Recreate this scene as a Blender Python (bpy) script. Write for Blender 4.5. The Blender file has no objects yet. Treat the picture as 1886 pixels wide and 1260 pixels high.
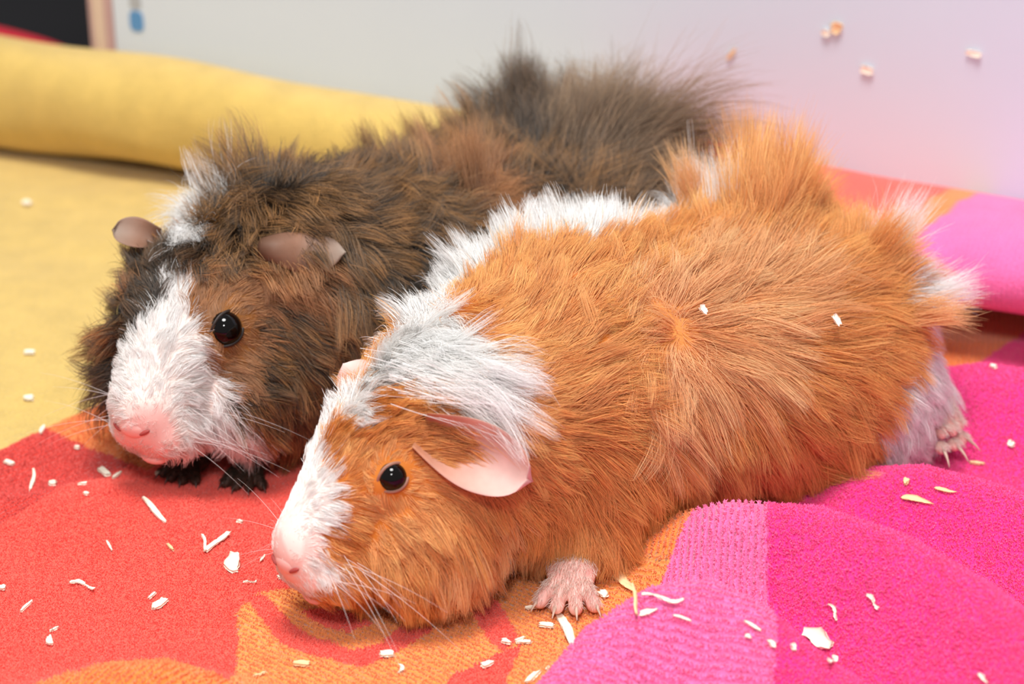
import bpy, bmesh, math, random
import numpy as np
from mathutils import Vector, Matrix, Euler, kdtree
from mathutils.bvhtree import BVHTree

# ------------------------------------------------------------------ camera, light, exposure
scene = bpy.context.scene
COL = scene.collection
CM = 0.01                                   # everything below is written in centimetres
random.seed(5)
rng = np.random.default_rng(7)

cam_data = bpy.data.cameras.new('camera')
cam_data.sensor_width = 36.0
cam_data.lens = 72.0
cam_data.clip_start = 0.01
cam_data.dof.use_dof = True
cam_data.dof.focus_distance = 0.515
cam_data.dof.aperture_fstop = 12.5
cam = bpy.data.objects.new('camera', cam_data)
cam.location = (0, -60 * CM, 27 * CM)
cam.rotation_euler = (math.radians(90 - 24.2), 0, 0)
COL.objects.link(cam)
scene.camera = cam

world = bpy.data.worlds.new('room_light')
scene.world = world
world.use_nodes = True
bg = world.node_tree.nodes['Background']
bg.inputs[0].default_value = (1.0, 0.99, 0.98, 1)
bg.inputs[1].default_value = 0.40


def area_light(name, loc, target, size, power, color=(1, 1, 1)):
    d = bpy.data.lights.new(name, 'AREA')
    d.shape = 'DISK'
    d.size = size * CM
    d.energy = power
    d.color = color
    o = bpy.data.objects.new(name, d)
    o.location = Vector(loc) * CM
    o.rotation_euler = (Vector(target) - Vector(loc)).to_track_quat('-Z', 'Y').to_euler()
    COL.objects.link(o)
    return o


area_light('ceiling_lamp', (-6, -34, 145), (0, -8, 0), 50, 23.0, (1.0, 0.985, 0.965))
area_light('camera_flash', (-3, -66, 55), (0, -10, 3), 10, 1.9, (1.0, 0.98, 0.96))

scene.view_settings.view_transform = 'Standard'
scene.view_settings.look = 'None'
scene.view_settings.exposure = 0.0
scene.view_settings.gamma = 1.0
scene.view_settings.use_curve_mapping = False
scene.cycles_curves.shape = 'RIBBONS'
scene.cycles.max_bounces = 8
scene.cycles.diffuse_bounces = 4
scene.cycles.glossy_bounces = 3
scene.cycles.transmission_bounces = 4


# ------------------------------------------------------------------ helpers
def lin(r, g, b):
    """sRGB 0-255 to linear."""
    out = []
    for c in (r, g, b):
        c /= 255.0
        out.append(c / 12.92 if c <= 0.04045 else ((c + 0.055) / 1.055) ** 2.4)
    return tuple(out)


class NT:
    """tiny node-tree builder"""
    def __init__(self, name):
        self.m = bpy.data.materials.new(name)
        self.m.use_nodes = True
        self.t = self.m.node_tree
        self.t.nodes.clear()
        self.out = self.t.nodes.new('ShaderNodeOutputMaterial')

    def n(self, kind, **kw):
        nd = self.t.nodes.new(kind)
        for k, v in kw.items():
            if k.startswith('_'):
                setattr(nd, k[1:], v)
            else:
                nd.inputs[k.replace('__', ' ')].default_value = v
        return nd

    def l(self, a, ai, b, bi):
        self.t.links.new(a.outputs[ai], b.inputs[bi])

    def math(self, op, a, b=None, v=None):
        nd = self.t.nodes.new('ShaderNodeMath')
        nd.operation = op
        self.t.links.new(a, nd.inputs[0])
        if b is not None:
            self.t.links.new(b, nd.inputs[1])
        elif v is not None:
            nd.inputs[1].default_value = v
        return nd.outputs[0]


def plain(name, rgb, rough=0.6, noise=0.0, scale=300.0, bump=0.0, sss=0.0, spec=0.5, coat=0.0):
    k = NT(name)
    b = k.n('ShaderNodeBsdfPrincipled', Roughness=rough)
    b.inputs['Specular IOR Level'].default_value = spec
    b.inputs['Coat Weight'].default_value = coat
    tc = k.n('ShaderNodeTexCoord')
    nz = k.n('ShaderNodeTexNoise', Scale=scale, Detail=4.0)
    k.l(tc, 'Object', nz, 'Vector')
    mx = k.n('ShaderNodeMix', _data_type='RGBA')
    mx.inputs[6].default_value = (*[c * (1 - noise) for c in rgb], 1)
    mx.inputs[7].default_value = (*[min(1, c * (1 + noise)) for c in rgb], 1)
    k.l(nz, 'Fac', mx, 0)
    k.t.links.new(mx.outputs[2], b.inputs['Base Color'])
    if bump:
        bp = k.n('ShaderNodeBump', Strength=bump, Distance=0.0005)
        k.l(nz, 'Fac', bp, 'Height')
        k.l(bp, 'Normal', b, 'Normal')
    if sss:
        b.inputs['Subsurface Weight'].default_value = sss
        b.inputs['Subsurface Radius'].default_value = (0.004, 0.0015, 0.001)
        b.inputs['Subsurface Scale'].default_value = 0.4
    k.l(b, 0, k.out, 0)
    return k.m


def mesh_obj(name, verts, faces, mat, parent=None, smooth=True, cols=None, scale=True):
    me = bpy.data.meshes.new(name)
    v = np.asarray(verts, float) * (CM if scale else 1)
    me.from_pydata([tuple(p) for p in v], [], [tuple(f) for f in faces])
    me.update()
    if smooth:
        me.polygons.foreach_set('use_smooth', [True] * len(me.polygons))
    if cols is not None:
        a = me.attributes.new('col', 'FLOAT_COLOR', 'POINT')
        c = np.ones((len(v), 4), np.float32)
        c[:, :3] = cols
        a.data.foreach_set('color', c.ravel())
    if mat:
        me.materials.append(mat)
    o = bpy.data.objects.new(name, me)
    COL.objects.link(o)
    if parent:
        o.parent = parent
    return o


def tag(o, label=None, category=None, group=None, kind=None):
    for k, v in (('label', label), ('category', category), ('group', group), ('kind', kind)):
        if v:
            o[k] = v
    return o


def box(name, lo, hi, mat, parent=None):
    x0, y0, z0 = lo
    x1, y1, z1 = hi
    v = [(x0, y0, z0), (x1, y0, z0), (x1, y1, z0), (x0, y1, z0), (x0, y0, z1), (x1, y0, z1), (x1, y1, z1), (x0, y1, z1)]
    f = [(0, 3, 2, 1), (4, 5, 6, 7), (0, 1, 5, 4), (1, 2, 6, 5), (2, 3, 7, 6), (3, 0, 4, 7)]
    return mesh_obj(name, v, f, mat, parent, smooth=False)


def grid_faces(nu, nv, close_u=False):
    f = []
    for i in range(nu if close_u else nu - 1):
        for j in range(nv - 1):
            a = i * nv + j
            b = ((i + 1) % nu) * nv + j
            f.append((a, b, b + 1, a + 1))
    return f


def vnoise(x, y, scale, seed):
    """smooth value noise in numpy, about -1..1"""
    r = np.random.default_rng(seed)
    tab = r.uniform(-1, 1, (256, 256))
    X, Y = x / scale + 1000, y / scale + 1000
    xi, yi = np.floor(X).astype(int), np.floor(Y).astype(int)
    fx, fy = X - xi, Y - yi
    fx, fy = fx * fx * (3 - 2 * fx), fy * fy * (3 - 2 * fy)
    g = lambda a, b: tab[a % 256, b % 256]
    return (g(xi, yi) * (1 - fx) + g(xi + 1, yi) * fx) * (1 - fy) + (g(xi, yi + 1) * (1 - fx) + g(xi + 1, yi + 1) * fx) * fy


def sstep(a, b, x):
    t = np.clip((x - a) / (b - a), 0, 1)
    return t * t * (3 - 2 * t)


def seg_dist(x, y, pts):
    """distance to a polyline with per-vertex values: returns (distance, interpolated third column, parameter)"""
    best = np.full(x.shape, 1e9)
    val = np.zeros(x.shape)
    side = np.zeros(x.shape)
    for (ax, ay, az), (bx, by, bz) in zip(pts[:-1], pts[1:]):
        dx, dy = bx - ax, by - ay
        t = np.clip(((x - ax) * dx + (y - ay) * dy) / (dx * dx + dy * dy), 0, 1)
        d = np.hypot(x - ax - t * dx, y - ay - t * dy)
        m = d < best
        best = np.where(m, d, best)
        val = np.where(m, az + t * (bz - az), val)
        side = np.where(m, ((x - ax) * dy - (y - ay) * dx) / math.hypot(dx, dy), side)
    return best, val, side


# ------------------------------------------------------------------ the setting
def wall_frame(s, off=0.0, z=0.0):
    """point along the line of the wall foot: s cm from its left end, off cm in front of it"""
    return np.array([-16.0 + 0.905 * s - 0.425 * off, 20.2 - 0.425 * s - 0.905 * off, z])


wall_mat = plain('white_panel_paint', lin(216, 226, 240), 0.45, 0.015, 40)
dark_mat = plain('unlit_room_black', lin(10, 10, 16), 0.9, 0.2, 20)  # black colour stands in for the darkness of the unlit room
post_mat = plain('mauve_wood', lin(196, 160, 158), 0.6, 0.06, 60)
beige_mat = plain('beige_wood', lin(222, 196, 176), 0.6, 0.06, 60)
table_mat = plain('blackened_floor', lin(16, 15, 20), 0.8, 0.1, 30)  # floor coloured near black so the opening at left looks unlit

ang = math.atan2(-0.425, 0.905)


def wall_box(name, s0, s1, o0, o1, z0, z1, mat, kind='structure'):
    v = []
    for z in (z0, z1):
        for s, o in ((s0, o0), (s1, o0), (s1, o1), (s0, o1)):
            v.append(wall_frame(s, o, z))
    f = [(0, 3, 2, 1), (4, 5, 6, 7), (0, 1, 5, 4), (1, 2, 6, 5), (2, 3, 7, 6), (3, 0, 4, 7)]
    o = mesh_obj(name, v, f, mat, None, False)
    bv = o.modifiers.new('bevel', 'BEVEL')
    bv.width = 0.0008
    bv.segments = 2
    tag(o, kind=kind)
    return o


wall_box('wall_back', 0.0, 75, -1.2, 0, -0.6, 45, wall_mat)
tr = wall_box('trim_1', -1.15, -0.02, -1.2, 0.1, -0.6, 45, post_mat)
for a, b in ((-0.85, -0.3),):
    c = wall_box('trim_strip', a, b, 0.1, 0.22, -0.6, 45, beige_mat, None)
    c.parent = tr
w = box('wall_left', (-75, 62, -0.6), (30, 64, 60), dark_mat)  # black sheet added behind the opening in place of a dark void
tag(w, kind='structure')
t = box('floor', (-75, -62, -2.6), (60, 64, -0.6), table_mat)
tag(t, kind='structure')

# ------------------------------------------------------------------ the towel
YEL, COR, ORG, DRED = lin(218, 184, 100), lin(250, 92, 74), lin(244, 138, 64), lin(222, 60, 48)
PPK, HPK, PEACH = lin(248, 112, 172), lin(243, 54, 144), lin(246, 152, 78)

RIDGES = [  # polyline (x, y, height), width in front, width behind
    ([(2.6, -12.9, 0.3), (3.6, -13.5, 1.0), (5.4, -14.7, 2.2), (7.5, -15.9, 2.7), (9.2, -17.8, 3.0), (10.5, -19.9, 3.1), (11.4, -21.9, 3.2), (13, -27, 2.6)], 1.75, 0.85),
    ([(7.4, -10.2, 0.1), (8.2, -10.8, 0.6), (9.3, -11.3, 1.3), (11.0, -11.5, 1.5), (12.3, -12.3, 1.5), (13.6, -13.4, 1.5), (17, -18, 1.4)], 1.5, 1.0),
    ([(11.6, -3.6, 0.5), (12.9, -4.4, 1.1), (13.9, -5.1, 1.6), (15.0, -6.3, 1.9), (20, -11, 1.9)], 1.9, 0.7),
    ([(0.2, -22.3, 0.7), (0.9, -21.2, 1.0), (2.0, -19.7, 1.7), (3.3, -19.1, 2.3), (4.6, -19.0, 2.45), (5.7, -19.7, 2.15), (6.9, -20.6, 1.4), (8.5, -21.5, 0.4)], 1.9, 0.8),
    ([(-12.5, -20.8, 0.3), (-11.0, -20.6, 0.5), (-9.5, -20.3, 0.9), (-8.0, -20.4, 1.1), (-6.5, -20.6, 0.7), (-5, -21.2, 0.2)], 1.5, 0.9),
    ([(-14.5, -11.3, 0.2), (-11.5, -10.8, 0.55), (-9.0, -11.6, 0.6), (-7.5, -14, 0.4), (-6.5, -17, 0.1)], 1.8, 0.9),
    ([(-24, 9, 0.3), (-17, 4, 0.35), (-14, -3, 0.3)], 2.2, 2.0),
]


def towel_z(x, y):
    z = 0.12 * vnoise(x, y, 4.5, 3) + 0.05 * vnoise(x, y, 1.7, 4)
    z = z - 0.35 * sstep(10, 12.5, x) * sstep(-3.2, -1.5, y + 0.47 * (x - 15))
    for pts, wf, wb in RIDGES:
        d, h, side = seg_dist(x, y, pts)
        # 'side' < 0 lies on the far side of a line that runs left to right
        w = wb + (wf - wb) * sstep(-0.7, 0.7, side)
        g = h * np.exp(-(d / w) ** 2 * 0.9)
        z = np.maximum(z, g) + 0.25 * np.minimum(np.maximum(z, 0), g)
    return z


def in_poly(x, y, poly):
    ins = np.zeros(x.shape, bool)
    n = len(poly)
    for i in range(n):
        x0, y0 = poly[i]
        x1, y1 = poly[(i + 1) % n]
        c = ((y0 > y) != (y1 > y)) & (x < (x1 - x0) * (y - y0) / (y1 - y0 + 1e-12) + x0)
        ins ^= c
    return ins


def towel_colour(x, y):
    """stripes of the towel run along (0.63, 0.78); t is the distance across them, towards the pink end"""
    jx = x + 0.04 * vnoise(x, y, 0.12, 11)
    jy = y + 0.04 * vnoise(x, y, 0.12, 12)
    t = 0.78 * jx - 0.63 * jy
    s = 0.63 * jx + 0.78 * jy
    n = len(x)
    c = np.tile(np.array(COR), (n, 1))
    rib = np.zeros(n)
    ph = t.copy()

    def put(m, col, r=0.0, phase=None):
        c[m] = col
        rib[m] = r
        if phase is not None:
            ph[m] = phase[m]
    put(t < -6.75, YEL, 0.12)
    m = (t > -6.75) & (t < -2.9) & (s < -13.5)
    put(m, DRED, 0.5)
    m = (t > -6.75) & (t < -2.3) & (s > -13.5) & (s < 6)
    put(m, ORG, 0.55)
    # woven swirl below the front animal
    swirl = in_poly(jx, jy, SWIRL_OUT)
    put(swirl, PEACH, 0.75, s)
    for poly in SWIRL_IN:
        put(in_poly(jx, jy, poly), COR, 0.1)
    m = in_poly(jx, jy, FRONT_ORG)
    put(m, ORG, 0.6, t)
    edge = 13.4 - 0.95 * sstep(-13, -7, s)
    put((t > 9.9) & (t <= edge) & (s > -9.5), ORG, 0.7, x - 0.25 * y)
    put(t > edge, PPK, 0.9, np.where(y > -17.6, x - 0.12 * y, y + 0.25 * x))
    put(t > edge + np.interp(s, [-13, -7.6, -4], [4.6, 1.9, 0.0]), HPK, 0.15)
    return c, rib, ph


SWIRL_OUT = [(-6.8, -16.6), (-6.3, -15.6), (-5, -15.0), (-2, -13), (3, -11), (6, -12), (2.2, -19), (1, -24), (-6.3, -24), (-6.5, -19.5), (-6.6, -17.9)]
SWIRL_IN = [
    [(-6.3, -16.6), (-5.6, -17.9), (-5.0, -18.4), (-3.6, -18.9), (-2.9, -18.4), (-1.9, -17.2), (-2.6, -16.8), (-3.2, -17.9), (-3.9, -18.2), (-5.0, -17.5), (-5.7, -16.5), (-6.2, -15.7), (-6.6, -15.9)],
    [(-5.2, -16.4), (-4.9, -16.9), (-4.0, -17.4), (-3.4, -16.9), (-4.1, -16.4), (-4.6, -16.2)],
    [(-1.4, -15.9), (-0.9, -15.0), (-0.3, -16.0), (0.2, -17.6), (-0.2, -18.1), (-0.6, -17.6), (-1.0, -16.4)],
    [(-1.4, -19.2), (-0.2, -18.1), (0.2, -17.9), (-0.1, -19.3), (-0.4, -22.2), (-2.5, -22.2)],
]
FRONT_ORG = [(-11.0, -20.3), (-10.2, -20.0), (-10.0, -20.2), (-9.4, -19.9), (-8.1, -19.7), (-6.8, -20.2), (-5.6, -21.0), (-5, -26), (-13, -26)]



def towel_material():
    k = NT('striped_velour_towel')
    b = k.n('ShaderNodeBsdfPrincipled', Roughness=0.9)
    b.inputs['Specular IOR Level'].default_value = 0.1
    b.inputs['Sheen Weight'].default_value = 0.35
    b.inputs['Sheen Roughness'].default_value = 0.5
    ca = k.n('ShaderNodeAttribute', _attribute_name='col')
    ra = k.n('ShaderNodeAttribute', _attribute_name='rib')
    pa = k.n('ShaderNodeAttribute', _attribute_name='phase')
    tc = k.n('ShaderNodeTexCoord')
    fine = k.n('ShaderNodeTexNoise', Scale=1500.0, Detail=2.0)
    k.l(tc, 'Object', fine, 'Vector')
    mid = k.n('ShaderNodeTexNoise', Scale=90.0, Detail=5.0)
    k.l(tc, 'Object', mid, 'Vector')
    wob = k.math('MULTIPLY', mid.outputs['Fac'], v=1.1)
    ph = k.math('MULTIPLY', pa.outputs['Fac'], v=2 * math.pi / 0.165)
    ph = k.math('ADD', ph, wob)
    sn = k.math('SINE', ph)
    sn = k.math('MULTIPLY', sn, ra.outputs['Fac'])
    h1 = k.math('MULTIPLY', sn, v=0.55)
    h2 = k.math('MULTIPLY', fine.outputs['Fac'], v=1.6)
    h = k.math('ADD', h1, h2)
    bp = k.n('ShaderNodeBump', Strength=0.9, Distance=0.0005)
    k.t.links.new(h, bp.inputs['Height'])
    k.l(bp, 'Normal', b, 'Normal')
    # yarn tone varies by loop; shade of rib grooves and pits painted darker
    groove_shade = k.math('MULTIPLY', sn, v=0.16)
    f2 = k.math('SUBTRACT', fine.outputs['Fac'], v=0.5)
    f2 = k.math('MULTIPLY', f2, v=0.55)
    m2 = k.math('SUBTRACT', mid.outputs['Fac'], v=0.5)
    m2 = k.math('MULTIPLY', m2, v=0.35)
    val = k.math('ADD', groove_shade, f2)
    val = k.math('ADD', val, m2)
    val = k.math('ADD', val, v=1.0)
    hsv = k.n('ShaderNodeHueSaturation')
    k.t.links.new(val, hsv.inputs['Value'])
    k.l(ca, 'Color', hsv, 'Color')
    k.l(hsv, 'Color', b, 'Base Color')
    k.l(b, 0, k.out, 0)
    return k.m


towel_mat = towel_material()
towel = bpy.data.objects.new('beach_towel', None)
COL.objects.link(towel)
tag(towel, 'beach towel with yellow, coral, orange and pink stripes spread under both guinea pigs', 'towel')


def attr(o, name, vals):
    a = o.data.attributes.new(name, 'FLOAT', 'POINT')
    a.data.foreach_set('value', np.asarray(vals, np.float32))


def build_towel():
    xs = np.concatenate([np.arange(-40, -22, 0.6), np.arange(-22, 18, 0.08), np.arange(18, 40, 0.6)])
    ys = np.concatenate([np.arange(-42, -23, 0.6), np.arange(-23, 0, 0.08), np.arange(0, 24, 0.2)])
    X, Y = np.meshgrid(xs, ys, indexing='ij')
    x, y = X.ravel(), Y.ravel()
    # the sheet stops at the wall
    lim = 20.2 - 0.47 * (x + 16.0) - 0.35
    yy = np.minimum(y, lim)
    z = towel_z(x, yy)
    c, rib, ph = towel_colour(x, yy)
    nu, nv = len(xs), len(ys)
    # no rib where two weaves meet
    p2, r2 = ph.reshape(nu, nv), rib.reshape(nu, nv)
    for ax in (0, 1):
        j = np.abs(np.diff(p2, axis=ax)) > 0.35
        if ax == 0:
            r2[:-1][j] = 0
            r2[1:][j] = 0
        else:
            r2[:, :-1][j] = 0
            r2[:, 1:][j] = 0
    rib = r2.ravel()
    i = np.arange(nu * nv).reshape(nu, nv)
    f = np.stack([i[:-1, :-1], i[1:, :-1], i[1:, 1:], i[:-1, 1:]], -1).reshape(-1, 4)
    keep = y[f[:, 0]] < lim[f[:, 0]]
    f = f[keep]
    o = mesh_obj('spread_cloth', np.stack([x, yy, z], 1), f.tolist(), towel_mat, towel, cols=c)
    attr(o, 'rib', rib)
    attr(o, 'phase', ph)


def build_roll():
    ns, na = 380, 48
    S = np.linspace(-26, 60, ns)
    V, Cc, R, P = [], [], [], []
    for s in S:
        k = np.clip((s + 5) / 40, 0, 1)
        kk = float(sstep(0.75, 1.0, k))
        a = 2.15 - 0.35 * k + 0.9 * kk
        b = 2.2 - 0.75 * k - 0.2 * kk
        cz = 2.35 + 0.45 * sstep(0.5, 0.8, k) + 0.08 * kk - 0.03 * max(0.0, s - 31) + 0.1 * math.sin(s * 0.35)
        off = 2.3 + 1.7 * sstep(0.5, 1.0, k) + 0.5 * kk
        for j in range(na):
            th = 2 * math.pi * j / na
            ex = math.copysign(abs(math.cos(th)) ** 0.9, math.cos(th)) * a * (1 + 0.03 * math.sin(s * 0.8 + 2 * th))
            ez = math.copysign(abs(math.sin(th)) ** 0.9, math.sin(th)) * b * (1 + 0.03 * math.sin(s * 0.6 + 3 * th))
            if ex < 0:                       # the back of the roll rests on the wall
                ex *= (off - 0.12) / a
            p = wall_frame(s, off + ex, cz + ez)
            V.append(p)
            se = s + 0.35 * math.cos(th) * 2 - 0.25 * math.sin(th)
            if se < 22.0:
                c, r = YEL, 0.1
            elif se < ROLL_COR:
                c, r = COR, 0.1
            elif se < ROLL_ORG:
                c, r = ORG, 0.5
            else:
                c, r = PPK, 0.2
            Cc.append(c)
            R.append(r)
            P.append(s)
    o = mesh_obj('rolled_edge', V, grid_faces(ns, na) + [(i * na + na - 1, (i + 1) * na + na - 1, (i + 1) * na, i * na) for i in range(ns - 1)], towel_mat, towel, cols=np.array(Cc))
    attr(o, 'rib', R)
    attr(o, 'phase', P)
    return o


ROLL_COR, ROLL_ORG = 33.9, 34.8
build_towel()
build_roll()


# ------------------------------------------------------------------ animals: bodies
def rot(yaw=0, pitch=0, roll=0):
    return (Matrix.Rotation(math.radians(yaw), 4, 'Z') @ Matrix.Rotation(math.radians(pitch), 4, 'Y') @ Matrix.Rotation(math.radians(roll), 4, 'X'))


def blob_mesh(parts, voxel, smooth_it, name, n_trunk=99):
    """union of ellipsoids, remeshed to one continuous skin; parts = [(matrix, centre, radii, yaw, pitch)] in cm"""
    bm = bmesh.new()
    for M, c, r, yaw, pitch in parts:
        m = M @ Matrix.Translation(c) @ rot(yaw, pitch) @ Matrix.Diagonal((*r, 1))
        bmesh.ops.create_icosphere(bm, subdivisions=4, radius=1.0, matrix=m)
    me = bpy.data.meshes.new(name + '_raw')
    bm.to_mesh(me)
    bm.free()
    ob = bpy.data.objects.new(name + '_raw', me)
    COL.objects.link(ob)
    md = ob.modifiers.new('r', 'REMESH')
    md.mode = 'VOXEL'
    md.voxel_size = voxel
    sm = ob.modifiers.new('s', 'SMOOTH')
    sm.factor = 0.5
    sm.iterations = smooth_it
    dg = bpy.context.evaluated_depsgraph_get()
    dg.update()
    res = bpy.data.meshes.new_from_object(ob.evaluated_get(dg))
    bpy.data.objects.remove(ob)
    bpy.data.meshes.remove(me)
    v = np.empty(len(res.vertices) * 3, np.float64)
    res.vertices.foreach_get('co', v)
    v = v.reshape(-1, 3)
    f = [tuple(p.vertices) for p in res.polygons]
    bpy.data.meshes.remove(res)
    # pull the skin onto the smooth union of the ellipsoids (broad blend for the trunk, tight for the head)
    inv = []
    for M, c, r, yaw, pitch in parts:
        m = np.array((M @ Matrix.Translation(c) @ rot(yaw, pitch)).inverted())
        inv.append((m[:3, :3], m[:3, 3], np.array(r)))

    def one(q, idx, k):
        acc = np.zeros(len(q))
        for i in idx:
            Rm, t, r = inv[i]
            w_ = q @ Rm.T + t
            k0 = np.linalg.norm(w_ / r, axis=1) + 1e-9
            k1 = np.linalg.norm(w_ / (r * r), axis=1) + 1e-9
            acc += np.exp(-np.clip(k0 * (k0 - 1) / k1, -8, 8) / k)
        return -k * np.log(acc + 1e-30)

    kh = 0.03 if n_trunk == 0 else 0.16
    trunk = [i for i in range(len(parts)) if i < n_trunk]
    head = [i for i in range(len(parts)) if i >= n_trunk]

    def sdf(q):
        b_ = one(q, head, kh)
        if not trunk:
            return b_
        a_ = one(q, trunk, 0.75)
        return -0.35 * np.log(np.exp(-np.clip(a_, -8, 8) / 0.35) + np.exp(-np.clip(b_, -8, 8) / 0.35))
    e = 0.01
    for _ in range(5):
        d0 = sdf(v)
        g = np.stack([(sdf(v + np.eye(3)[k] * e) - d0) / e for k in range(3)], 1)
        g /= np.linalg.norm(g, axis=1, keepdims=True) + 1e-6
        v = v - g * np.clip(d0, -0.6, 0.6)[:, None] * 0.8
    return v, f


I4 = Matrix.Identity(4)


def head_parts(H, k=1.0):
    P = []
    for c, r, yw, pt in [
        ((-0.6, 0, 0.1), (2.7, 2.1, 2.0), 0, 0),             # skull
        ((1.1, 0, 0.15), (2.1, 1.15, 1.25), 0, 26),          # bridge of the nose
        ((2.0, 0, -0.9), (1.6, 1.05, 1.3), 0, 22),           # muzzle
        ((2.95, 0, -1.12), (0.75, 0.82, 0.85), 0, 10),       # nose end
        ((2.5, 0.55, -1.75), (0.9, 0.62, 0.6), 0, 0),        # lips
        ((2.5, -0.55, -1.75), (0.9, 0.62, 0.6), 0, 0),
        ((1.8, 0, -2.25), (1.3, 0.75, 0.55), 0, 0),          # chin
        ((0.0, 1.15, -1.4), (2.0, 1.3, 1.75), 8, 0),        # cheeks
        ((0.0, -1.15, -1.4), (2.0, 1.3, 1.75), -8, 0),
        ((1.0, 1.2, 0.4), (0.85, 0.42, 0.62), 0, 0),         # eye ridges
        ((1.0, -1.2, 0.4), (0.85, 0.42, 0.62), 0, 0),
    ]:
        P.append((H, tuple(np.array(c) * k), tuple(np.array(r) * k), yw, pt))
    return P


def make_root(name, loc, yaw):
    o = bpy.data.objects.new(name, None)
    o.location = Vector(loc) * CM
    o.rotation_euler = (0, 0, math.radians(yaw))
    COL.objects.link(o)
    return o, Matrix.Translation(loc) @ Matrix.Rotation(math.radians(yaw), 4, 'Z')


FRONT_LOC, FRONT_YAW = (4.9, -8.6, 0), 211.3
FRONT_HEAD = Matrix.Translation((10.0, 1.75, 3.6)) @ rot(10, 1, 4)
BACK_LOC, BACK_YAW = (0.0, -1.3, 0), 220.0
BACK_HEAD = Matrix.Translation((10.9, 0.0, 4.45)) @ rot(24, 3, 1)

front_root, FRONT_W = make_root('guinea_pig', FRONT_LOC, FRONT_YAW)
back_root, BACK_W = make_root('guinea_pig', BACK_LOC, BACK_YAW)
tag(front_root, 'ginger and white guinea pig lying stretched out in front, its head on the towel', 'guinea pig', 'guinea pigs')
tag(back_root, 'dark brown guinea pig with white nose crouching behind the ginger one', 'guinea pig', 'guinea pigs')

front_trunk = [
    (I4, (-3.2, 0, 3.2), (3.3, 3.8, 2.9), 0, 0),
    (I4, (-0.3, 0, 3.5), (4.9, 4.0, 3.1), 0, 0),
    (I4, (3.9, 0.2, 3.9), (4.1, 3.6, 3.4), 0, 0),
    (I4, (7.6, 1.0, 3.7), (2.8, 2.8, 2.7), 14, 0),
    (I4, (-3.3, 2.6, 1.9), (2.4, 1.5, 1.7), 0, 0),
    (I4, (-3.3, -2.6, 1.9), (2.4, 1.5, 1.7), 0, 0),
    (I4, (-5.4, 2.3, 1.4), (1.2, 0.85, 0.8), -10, 0),
    (I4, (5.0, 2.3, 1.7), (1.5, 1.1, 1.5), 0, 0),
    (I4, (5.0, -2.1, 1.7), (1.5, 1.1, 1.5), 0, 0),
    (I4, (5.75, 3.0, 0.95), (0.75, 1.1, 0.6), 0, 0),
]
front_parts = front_trunk + head_parts(FRONT_HEAD, 1.0)
back_trunk = [
    (I4, (-2.4, 0, 3.5), (3.4, 3.8, 3.0), 0, 0),
    (I4, (0.4, 0, 3.4), (4.6, 4.0, 2.95), 0, 0),
    (I4, (4.4, 0.1, 3.7), (4.0, 3.8, 3.2), 0, 0),
    (I4, (8.0, 0.0, 4.5), (2.9, 3.1, 3.0), 10, -5),
    (I4, (-2.6, 2.6, 1.9), (2.4, 1.5, 1.7), 0, 0),
    (I4, (-2.6, -2.6, 1.9), (2.4, 1.5, 1.7), 0, 0),
    (I4, (8.0, 1.7, 1.7), (1.3, 1.0, 1.7), 0, 0),
    (I4, (8.0, -1.7, 1.7), (1.3, 1.0, 1.7), 0, 0),
]
back_parts = back_trunk + head_parts(BACK_HEAD, 1.08)

front_v, front_f = blob_mesh(front_parts, 0.16, 7, 'front', len(front_trunk))
back_v, back_f = blob_mesh(back_parts, 0.16, 7, 'back', len(back_trunk))


def bvh_of(v, f):
    return BVHTree.FromPolygons([Vector(p) for p in v], f)


front_bvh, back_bvh = bvh_of(front_v, front_f), bvh_of(back_v, back_f)


def build_pile():
    """velour and terry loops: short tufts standing on the cloth, in rows where it is ribbed"""
    r = np.random.default_rng(21)
    n = 520000
    # denser towards the viewer
    x = r.uniform(-17, 17, n)
    y = -23.5 + 23.5 * r.random(n) ** 1.35
    c, rib, ph = towel_colour(x, y)
    wave = np.sin(ph * 2 * math.pi / 0.165 + 0.6 * vnoise(x, y, 0.9, 31))
    keep = np.where(rib > 0.3, wave > 0.25, r.random(n) < 0.72) & (0.78 * x - 0.63 * y > -6.6) & (y < 20 - 0.47 * (x + 16))
    x, y, c, rib = x[keep], y[keep], c[keep], rib[keep]
    n = len(x)
    z = towel_z(x, y)
    h = 0.05
    nx = -(towel_z(x + h, y) - z) / h
    ny = -(towel_z(x, y + h) - z) / h
    nn = np.stack([nx, ny, np.ones(n)], 1)
    nn /= np.linalg.norm(nn, axis=1, keepdims=True)
    L = r.uniform(0.045, 0.08, n) * np.where(rib > 0.3, 1.05, 1.0)
    d = nn + r.normal(0, 1, (n, 3)) * np.where(rib > 0.3, 0.16, 0.28)[:, None]
    d /= np.linalg.norm(d, axis=1, keepdims=True)
    p = np.stack([x, y, z], 1)
    pts = np.stack([p - nn * 0.02, p + d * (L * 0.55)[:, None], p + (d + r.normal(0, 0.25, (n, 3))) * L[:, None]], 1)
    rad = np.stack([np.full(n, 0.015), np.full(n, 0.016), np.full(n, 0.007)], 1) * r.uniform(0.7, 1.15, (n, 1))
    tone = r.uniform(0.84, 1.10, (n, 1, 1))
    cols = np.clip((np.repeat(c[:, None], 3, 1) + 0.05) * tone, 0, 0.95)
    return pts, rad, cols


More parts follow.
